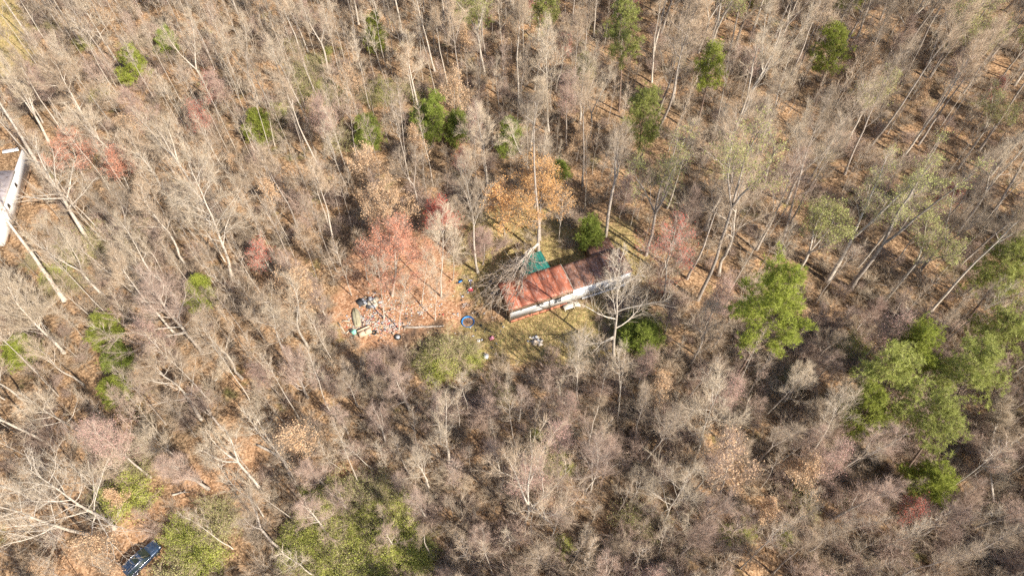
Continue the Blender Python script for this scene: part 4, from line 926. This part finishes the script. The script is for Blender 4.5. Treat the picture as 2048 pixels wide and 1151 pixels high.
GREENLAND = [[(620, 960), (860, 960), (880, 1180), (560, 1180), (560, 1050)], [(310, 1050), (480, 1020), (500, 1100), (430, 1180), (300, 1180)], [(225, 950), (320, 950), (320, 1030), (225, 1030)], [(845, 660), (960, 650), (960, 750), (845, 750)]]
ROOM = dict(UL=1.06, LL=1.2, UM=1.15, UR=1.3, LR=1.05)
for _ in range(16000):
    # even over the land that the frame covers, with a margin
    y = rf_.uniform(6, 165); hwid = 70 + y * .62
    x = rf_.uniform(-hwid, hwid)
    B = np.array([x, y, float(land(x, y))]); q = proj(B)
    if q[0] < -260 or q[0] > 2310 or q[1] > 1290 or q[1] < -130: continue
    if any(inside(p, q)[0] for p in NOGROW): continue
    if any(inside(p, q)[0] for p in SPARSE) and rf_.uniform() < .85: continue
    z = zone(q); w = WEIGHT[z]; ks = list(w); kd = ks[rf_.choice(len(ks), p=np.array(list(w.values())) / sum(w.values()))]
    s_ = rf_.uniform(.72, 1.15) * HZ[z]
    if kd in ('rose', 'red', 'beech'): s_ = rf_.uniform(.75, 1.25)
    if kd == 'sap': s_ = rf_.uniform(.6, 1.2)
    if not free(x, y, DIST[kd] * ROOM[z]): continue
    h = HT[kd] * s_
    if crown_hits(B, h, CR[kd] * s_, KEEP): continue
    if crown_hits(B, h, CR[kd] * s_, GREENLAND) and rf_.uniform() < .92: continue
    if kd in ('pale', 'grey', 'pink', 'spring') and crown_hits(B, h, CR[kd] * s_, LOOKS): continue
    if kd not in ('pale', 'grey', 'pink', 'spring') and crown_hits(B, h, CR[kd] * s_, LOOKS) and rf_.uniform() < .75: continue
    if shade_hits(B, h) and rf_.uniform() < (.93 if kd != 'sap' else .7): continue
    occupy(x, y, DIST[kd] * ROOM[z])
    pi_ = int(rf_.integers(len(P_[kd])))
    if kd in TALL and z in ('UR', 'UM', 'UL') and rf_.uniform() < .6: pi_ = int(rf_.choice(TALL[kd]))
    cand.append((kd, pi_, B, s_, rf_.uniform(0, 6.28), q, h))
# past three hundred of a kind the smallest in the picture join the woods
KIND_OF = dict(pale='bare', grey='bare', pink='bare', sap='sap', spring='spring', rose='red', red='red', beech='beech')
ROOM_LEFT = dict(bare=258, sap=298, spring=120, red=120, beech=100)
def shows(c):
    inn = -20 < c[5][0] < 2068 and -10 < c[5][1] < 1200
    return (0 if inn else 1, np.linalg.norm(c[2] - [0, 0, HC]) / c[6] ** .6)
for c in sorted(cand, key=shows):
    kd = KIND_OF[c[0]]
    if ROOM_LEFT[kd] > 0 and shows(c)[0] == 0: ROOM_LEFT[kd] -= 1; placed.append(c)
    else: extra.append(c)
# shrubs: bare ones fill between, green ones where the photograph is green
GREENS = [(730, 1030, 95, 0), (650, 1090, 80, 0), (790, 1110, 80, 0), (720, 1120, 90, 0), (390, 1095, 55, 0), (345, 1135, 40, 0), (450, 1050, 40, 0), (265, 985, 42, 0), (268, 930, 26, 0), (195, 1003, 15, 0), (902, 714, 56, 1), (905, 700, 46, 1), (880, 730, 30, 1),
          (1080, 870, 24, 0), (1490, 1073, 20, 0), (1444, 1070, 16, 0), (1575, 1080, 14, 0), (1110, 925, 35, 1), (1180, 475, 30, 1), (1290, 678, 34, 1), (1265, 690, 20, 1), (90, 65, 26, 0), (180, 90, 26, 1), (205, 205, 28, 0), (150, 530, 32, 1), (60, 520, 22, 1),
          (690, 275, 26, 1), (650, 200, 60, 1), (620, 120, 50, 1), (560, 250, 40, 1), (760, 190, 40, 1), (130, 560, 40, 1), (170, 500, 30, 1), (285, 470, 14, 0), (1690, 700, 35, 1), (1590, 760, 18, 1), (845, 205, 18, 0), (790, 200, 18, 1), (1000, 690, 10, 1), (1690, 1000, 16, 1), (1600, 1000, 12, 1), (1640, 330, 20, 1), (1350, 400, 14, 1), (620, 985, 14, 0), (1140, 1100, 20, 1), (1270, 1050, 18, 1), (1005, 790, 18, 1), (30, 20, 14, 1)]
greens = []
for gx_, gy_, gr, gi in GREENS:
    n = max(1, int((gr / 17.0) ** 2 * (1.2 if gr > 45 else 1.0)))
    for _ in range(n):
        a, r_ = rf_.uniform(0, 6.28), gr * math.sqrt(rf_.uniform()) * .85
        q = (gx_ + r_ * math.cos(a), gy_ + r_ * math.sin(a) * .8)
        B = px(*q); B[2] = float(land(B[0], B[1]))
        if crown_hits(B, 2.6, 1.6, KEEP, .0): continue
        greens.append((gi if rf_.uniform() < .72 else 1 - gi, B, rf_.choice([.55, .75, 1.0, 1.35], p=[.25, .3, .3, .15]) * rf_.uniform(.9, 1.1), q))
shrubs = []
tries = 0
sgrid = []
SH = np.zeros((0, 2))
while len(shrubs) < 300 and tries < 30000:
    tries += 1
    q = np.array([rf_.uniform(-20, 2070), rf_.uniform(0, 1170)])
    bias = {'UL': .55, 'LL': .35, 'UM': .4, 'UR': .35, 'LR': 1.0}[zone(q)]
    if rf_.uniform() > bias: continue
    if any(inside(p, q)[0] for p in NOGROW + SPARSE): continue
    if any(inside(p, q)[0] for p in GREENLAND) and rf_.uniform() < .35: continue
    B = px(*q); B[2] = float(land(B[0], B[1])); s_ = rf_.uniform(.8, 1.6)
    if len(SH) and ((SH - B[:2]) ** 2).sum(1).min() < 3.2 ** 2: continue
    if crown_hits(B, 2.8 * s_, 1.5, KEEP): continue
    SH = np.vstack([SH, B[:2]])
    i_ = int(rf_.choice(4, p=[.2, .25, .35, .2] if zone(q) == 'LR' else [.25, .35, .1, .3]))
    shrubs.append((i_, B, s_, q))

# ---- labels that say which one: by kind and by what stands nearest
MARKS = [('the rusted trailer', (1130, 580)), ('the rubbish heap', (760, 640)), ('the blue car', (285, 1115)), ('the pale trailer', (25, 410)), ('the orange tree', (1090, 400)), ('the coral red tree', (790, 520)),
         ('the big bright pine', (1535, 640)), ('the pine cluster', (1840, 780)), ('the dark cedar clump', (875, 245)), ('the yellow green top pine', (1250, 40)), ('the green cedar at upper left', (262, 140)),
         ('the white spreading tree', (420, 430)), ('the pinkish white tree', (330, 640)), ('the bottom green thicket', (730, 1060)), ('the slim stem clump', (1055, 985)), ('the long leaning trunks', (1780, 430)),
         ('the green pine at upper right', (1665, 100)), ('the lower right corner', (1980, 1090)), ('the upper right corner', (2000, 60)), ('the upper left corner', (40, 40)), ('the grey tub', (972, 715)), ('the slim open green pine', (1430, 150)), ('the green bush by the track', (265, 985)), ('the tan leaf patch at left', (150, 850)), ('the tan leaved thicket tree', (1455, 935)), ('the bright green cedar', (515, 255))]
MK = np.array([m[1] for m in MARKS], float)
SIDES = ['right of', 'below right of', 'below', 'below left of', 'left of', 'above left of', 'above', 'above right of']
def where(q):
    d = MK - np.array(q); i_ = int(np.argmin((d ** 2).sum(1))); v = -d[i_]
    return i_, SIDES[int(round(math.atan2(v[1], v[0]) / (math.pi / 4))) % 8], float(np.hypot(*v))
def name_all(items, noun, plural):
    """items: [(key, q, setter)] -> a label each; the nearest to its landmark is told apart, the like ones behind it share one label and group"""
    cells = {}
    for it in items: 
        i_, s_, d = where(it[1]); cells.setdefault((it[0], i_, s_), []).append((d, it))
    for (adj, i_, s_), v in cells.items():
        v.sort(key=lambda e: e[0]); mk = MARKS[i_][0]
        ORD = ['closest', 'second closest', 'third closest', 'fourth closest', 'fifth closest', 'sixth closest']
        for n_, (d, it) in enumerate(v):
            gname = '%s %s' % (adj, plural)
            if len(v) == 1: it[2]('%s %s %s %s' % (adj, noun, s_, mk), gname)
            elif n_ < 6: it[2]('%s %s %s %s %s' % (adj, noun, 'farthest' if n_ and n_ == len(v) - 1 else ORD[n_], s_, mk), gname)
            else: it[2]('%s %s still farther %s %s' % (adj, noun, s_, mk), '%s %s %s %s' % (adj, plural, s_, mk))
NAMES = dict(pale=('bare_tree', 'bare tree', 'tree'), grey=('bare_tree', 'bare tree', 'tree'), pink=('bare_tree', 'bare tree', 'tree'), sap=('sapling', 'sapling', 'sapling'), spring=('budding_tree', 'tree', 'tree'), rose=('red_budding_tree', 'tree', 'tree'), red=('red_budding_tree', 'tree', 'tree'), beech=('dry_leaved_tree', 'tree', 'tree'))
ADJ = dict(pale=['tall pale barked', 'forked pale barked', 'wide crowned pale', 'narrow pale trunked', 'crooked tan twigged', 'twin stemmed pale'], grey=['tall grey brown', 'twin stemmed grey', 'wide crowned grey', 'high crowned grey', 'many forked grey', 'slender crowned grey'], pink=['pinkish twigged wide', 'pinkish many stemmed', 'pinkish upright', 'low brushy pinkish', 'low crooked grey'],
           sap=['slim pale', 'slim brownish', 'tall pole thin pale', 'tall thin tan twigged', 'tall thin grey', 'short pink twigged', 'tall straight pale', 'crooked thin pale'], spring=['forked pale green leafing', 'tall pale green leafing'], rose=['wide rose budded', 'upright rose budded'], red=['wide red budded', 'upright red budded'], beech=['tan dry leaved', 'slight tan dry leaved'])
todo = {}
for kd, pi, B, s_, rz, q, h in placed:
    nm, noun, cat = NAMES[kd]
    o = plant(P_[kd][pi], nm, None, cat, B, rz, (s_ * rf_.uniform(.9, 1.1), s_ * rf_.uniform(.9, 1.1), s_), None, (rf_.normal() * .05, rf_.normal() * .05))
    qm = proj(B + np.array([0, 0, h * .6]))
    todo.setdefault((noun,), []).append((ADJ[kd][pi], qm, lambda l, g, o=o: tag(o, l, None, g)))
for i_, B, s_, q in shrubs:
    o = plant(P_['shrub'][i_], 'bare_shrub', None, 'shrub', B, rf_.uniform(0, 6.28), s_)
    todo.setdefault(('shrub',), []).append((['grey twiggy bare', 'tan arching bare', 'pinkish tangled bare', 'pale arching bare'][i_], q, lambda l, g, o=o: tag(o, l, None, g)))
for i_, B, s_, q in greens:
    o = plant(P_['green'][i_], 'green_shrub', None, 'shrub', B, rf_.uniform(0, 6.28), s_)
    size_ = 'small' if s_ < .65 else 'middling' if s_ < .88 else 'big' if s_ < 1.15 else 'tallest'
    todo.setdefault(('shrub',), []).append((size_ + [' yellow green', ' dull olive'][i_], q, lambda l, g, o=o: tag(o, l, None, g)))
for (noun,), items in todo.items():
    name_all(items, noun, noun + 's' if noun != 'tree' else 'trees')

# ------------------------------------------------------------------ what nobody could count: thin brush between the trees, by geometry nodes
def cloud(name, P, rot, scl, idx, sources, label, cat):
    me = bpy.data.meshes.new(name); me.vertices.add(len(P)); me.vertices.foreach_set('co', np.asarray(P, np.float32).ravel())
    for nm, typ, dat in (('rz', 'FLOAT', rot), ('sc', 'FLOAT', scl), ('pick', 'INT', idx)):
        a = me.attributes.new(nm, typ, 'POINT'); a.data.foreach_set('value', np.asarray(dat, np.float32 if typ == 'FLOAT' else np.int32))
    o = put(name, me); tag(o, label, cat, kind='stuff')
    ng = bpy.data.node_groups.new(name, 'GeometryNodeTree')
    ng.interface.new_socket('Geometry', in_out='INPUT', socket_type='NodeSocketGeometry'); ng.interface.new_socket('Geometry', in_out='OUTPUT', socket_type='NodeSocketGeometry')
    N, L = ng.nodes, ng.links
    gi, go, iop, jn = N.new('NodeGroupInput'), N.new('NodeGroupOutput'), N.new('GeometryNodeInstanceOnPoints'), N.new('GeometryNodeJoinGeometry')
    g2 = []
    for src in sources:
        j_ = N.new('GeometryNodeJoinGeometry')
        for ob in src:
            oi = N.new('GeometryNodeObjectInfo'); oi.transform_space = 'ORIGINAL'; oi.inputs['Object'].default_value = ob; oi.inputs['As Instance'].default_value = True
            L.new(oi.outputs['Geometry'], j_.inputs[0])
        g = N.new('GeometryNodeGeometryToInstance'); L.new(j_.outputs[0], g.inputs[0]); g2.append(g)
    for g in reversed(g2): L.new(g.outputs[0], jn.inputs[0])
    def attr(nm, t):
        a = N.new('GeometryNodeInputNamedAttribute'); a.data_type = t; a.inputs['Name'].default_value = nm; return a.outputs[0]
    cx = N.new('ShaderNodeCombineXYZ'); L.new(attr('rz', 'FLOAT'), cx.inputs[2])
    L.new(gi.outputs[0], iop.inputs['Points']); L.new(jn.outputs[0], iop.inputs['Instance']); iop.inputs['Pick Instance'].default_value = True
    L.new(attr('pick', 'INT'), iop.inputs['Instance Index']); L.new(cx.outputs[0], iop.inputs['Rotation']); L.new(attr('sc', 'FLOAT'), iop.inputs['Scale'])
    L.new(iop.outputs[0], go.inputs[0])
    md = o.modifiers.new('scatter', 'NODES'); md.node_group = ng
    return o
def kids_of(nm, pr):
    for o in COL.objects:
        if o.name.split('.')[0] == nm and o.parent is None and o.type == 'EMPTY':
            ch = [c for c in o.children if c.data == pr[0][1]]
            if ch: return list(o.children)
bpy.context.view_layer.update()
src = [kids_of('bare_shrub', p) for p in P_['shrub']]
UP, US = [], []
for _ in range(30000):
    if len(UP) >= 4300: break
    y = rf_.uniform(8, 160); hwid = 62 + y * .62; x = rf_.uniform(-hwid, hwid); q = proj(np.array([x, y, 0]))
    if q[0] < -200 or q[0] > 2250 or q[1] > 1230 or q[1] < -60: continue
    ib = inside(YARD_BACK, q)[0] or inside(YARD_FRONT, q)[0]
    if any(inside(p, q)[0] for p in NOGROW) and not (ib and rf_.uniform() < .35): continue
    if any(inside(p, q)[0] for p in KEEP + [HOUSE_PX]): continue
    if any(inside(p, q)[0] for p in SPARSE) and rf_.uniform() < .85: continue
    if any(inside(p, q)[0] for p in GREENLAND) and rf_.uniform() < .2: continue
    clump = .5 + .5 * math.sin(x * .21 + 2 * math.sin(y * .13)) * math.sin(y * .19 + x * .05)
    if rf_.uniform() > {'UL': .65, 'LL': .3, 'UM': .5, 'UR': .42, 'LR': 1}[zone(q)] * (.25 + .9 * clump): continue
    UP.append((x, y, float(land(x, y)))); US.append(rf_.uniform(.3, .85))
n = len(UP)
cloud('undergrowth', UP, rf_.uniform(0, 6.28, n), US, rf_.choice(4, n, p=[.25, .3, .25, .2]), src, 'thin leafless undergrowth covering the forest floor between the trees', 'undergrowth')
# growth past the three hundred largest of a kind, and on beyond the frame
order = [(kd, i_) for kd in ('pale', 'grey', 'pink', 'sap', 'spring', 'rose', 'red', 'beech') for i_ in range(len(P_[kd]))]
src = [kids_of(NAMES[kd][0], P_[kd][i_]) for kd, i_ in order]
okay = [i_ for i_, v in enumerate(src) if v]
slot = {order[i_]: n_ for n_, i_ in enumerate(okay)}
ex = [(tuple(c[2]), c[3], slot.get((c[0], c[1]), 0)) for c in extra]
for _ in range(1500):
    y = rf_.uniform(-5, 210); x = rf_.uniform(-190, 190); q = proj(np.array([x, y, 0]))
    if y > 5 and -260 < q[0] < 2310 and -130 < q[1] < 1290: continue
    ex.append(((x, y, float(land(x, y))), rf_.uniform(.7, 1.1), int(rf_.integers(0, len(okay)))))
n = len(ex)
cloud('woods', [e[0] for e in ex], rf_.uniform(0, 6.28, n), [e[1] for e in ex], [e[2] for e in ex], [src[i_] for i_ in okay], 'mass of smaller bare trees and saplings filling the woods behind', 'woods')

# lawn grass and loose leaves
def tufts_on(name, polys, n, seed, label, hgt, mats):
    r_ = np.random.default_rng(seed); pts = []
    for p in polys:
        w = np.array(wpoly(p)); lo, hi = w.min(0), w.max(0); c = r_.uniform(lo, hi, (n * 3, 2)); c = c[inside(w, c)]
        cl = np.sin(c[:, 0] * 1.7 + np.sin(c[:, 1] * 1.3) * 1.5) * np.sin(c[:, 1] * 1.9) ; pts.append(c[r_.uniform(size=len(c)) < .35 + .5 * (cl > 0)][:n])
    c = np.concatenate(pts); c = c[~inside([hw(-.4, -.2)[:2], hw(LEN + .2, -.2)[:2], hw(LEN + .2, WID + 4.2)[:2], hw(-.4, WID + .2)[:2]], c)]
    P = np.concatenate([c, land(c[:, 0], c[:, 1])[:, None]], 1); N = len(P)
    P = np.repeat(P, 3, 0) + r_.normal(size=(N * 3, 3)) * np.array([.1, .1, 0]); M3 = len(P)
    D = unit_rows(r_.normal(size=(M3, 3)) * .6 + np.array([0, 0, .9])); L_ = (hgt * r_.uniform(.5, 1.4, M3))[:, None]; A = unit_rows(np.cross(D, r_.normal(size=(M3, 3))))
    V = np.stack([P - A * .035, P + A * .035, P + D * L_], 1); k = MB()
    mi = r_.integers(0, len(mats), M3)
    for m_ in range(len(mats)):
        s2 = V[mi == m_]; k.add(s2.reshape(-1, 3), np.arange(len(s2) * 3).reshape(-1, 3), None, m_)
    tag(put(name, k.mesh(name, mats)), label, 'grass', kind='stuff')
tufts_on('grass', [YARD_FRONT, YARD_BACK, CORNER], 9000, 31, 'patchy yellow and green grass around the trailer', .28, [leafmat('straw', (.42, .33, .15), (.55, .44, .24)), M['leaf_olive'], leafmat('straw_brown', (.34, .23, .12), (.46, .33, .19))])
r_ = np.random.default_rng(32); pts = []
y = r_.uniform(8, 140, 150000); x = r_.uniform(-1, 1, 150000) * (55 + y * .62)
pl = np.sin(x * .35 + np.sin(y * .3) * 2) * np.sin(y * .41 + x * .1)
kk = pl > r_.uniform(-.9, .7, len(x)); x, y = x[kk], y[kk]
c = np.stack([x, y], 1); c = c[~inside([hw(-.4, -.3)[:2], hw(LEN + .2, -.3)[:2], hw(LEN + .2, WID + .3)[:2], hw(-.4, WID + .3)[:2]], c)]
k = MB(); k.leaves(r_, np.concatenate([c, land(c[:, 0], c[:, 1])[:, None] + .05], 1), .2, 0, .7, .8)
tag(put('fallen_leaves', k.mesh('fallen_leaves', [leafmat('litter_leaf', (.25, .14, .07), (.50, .33, .19))])), 'dry fallen leaves lying over the forest floor', 'leaves', kind='stuff')
print('COUNTS', ROOM_LEFT, len(placed), len(extra), len(greens), len(shrubs), len(UP), len(ex))
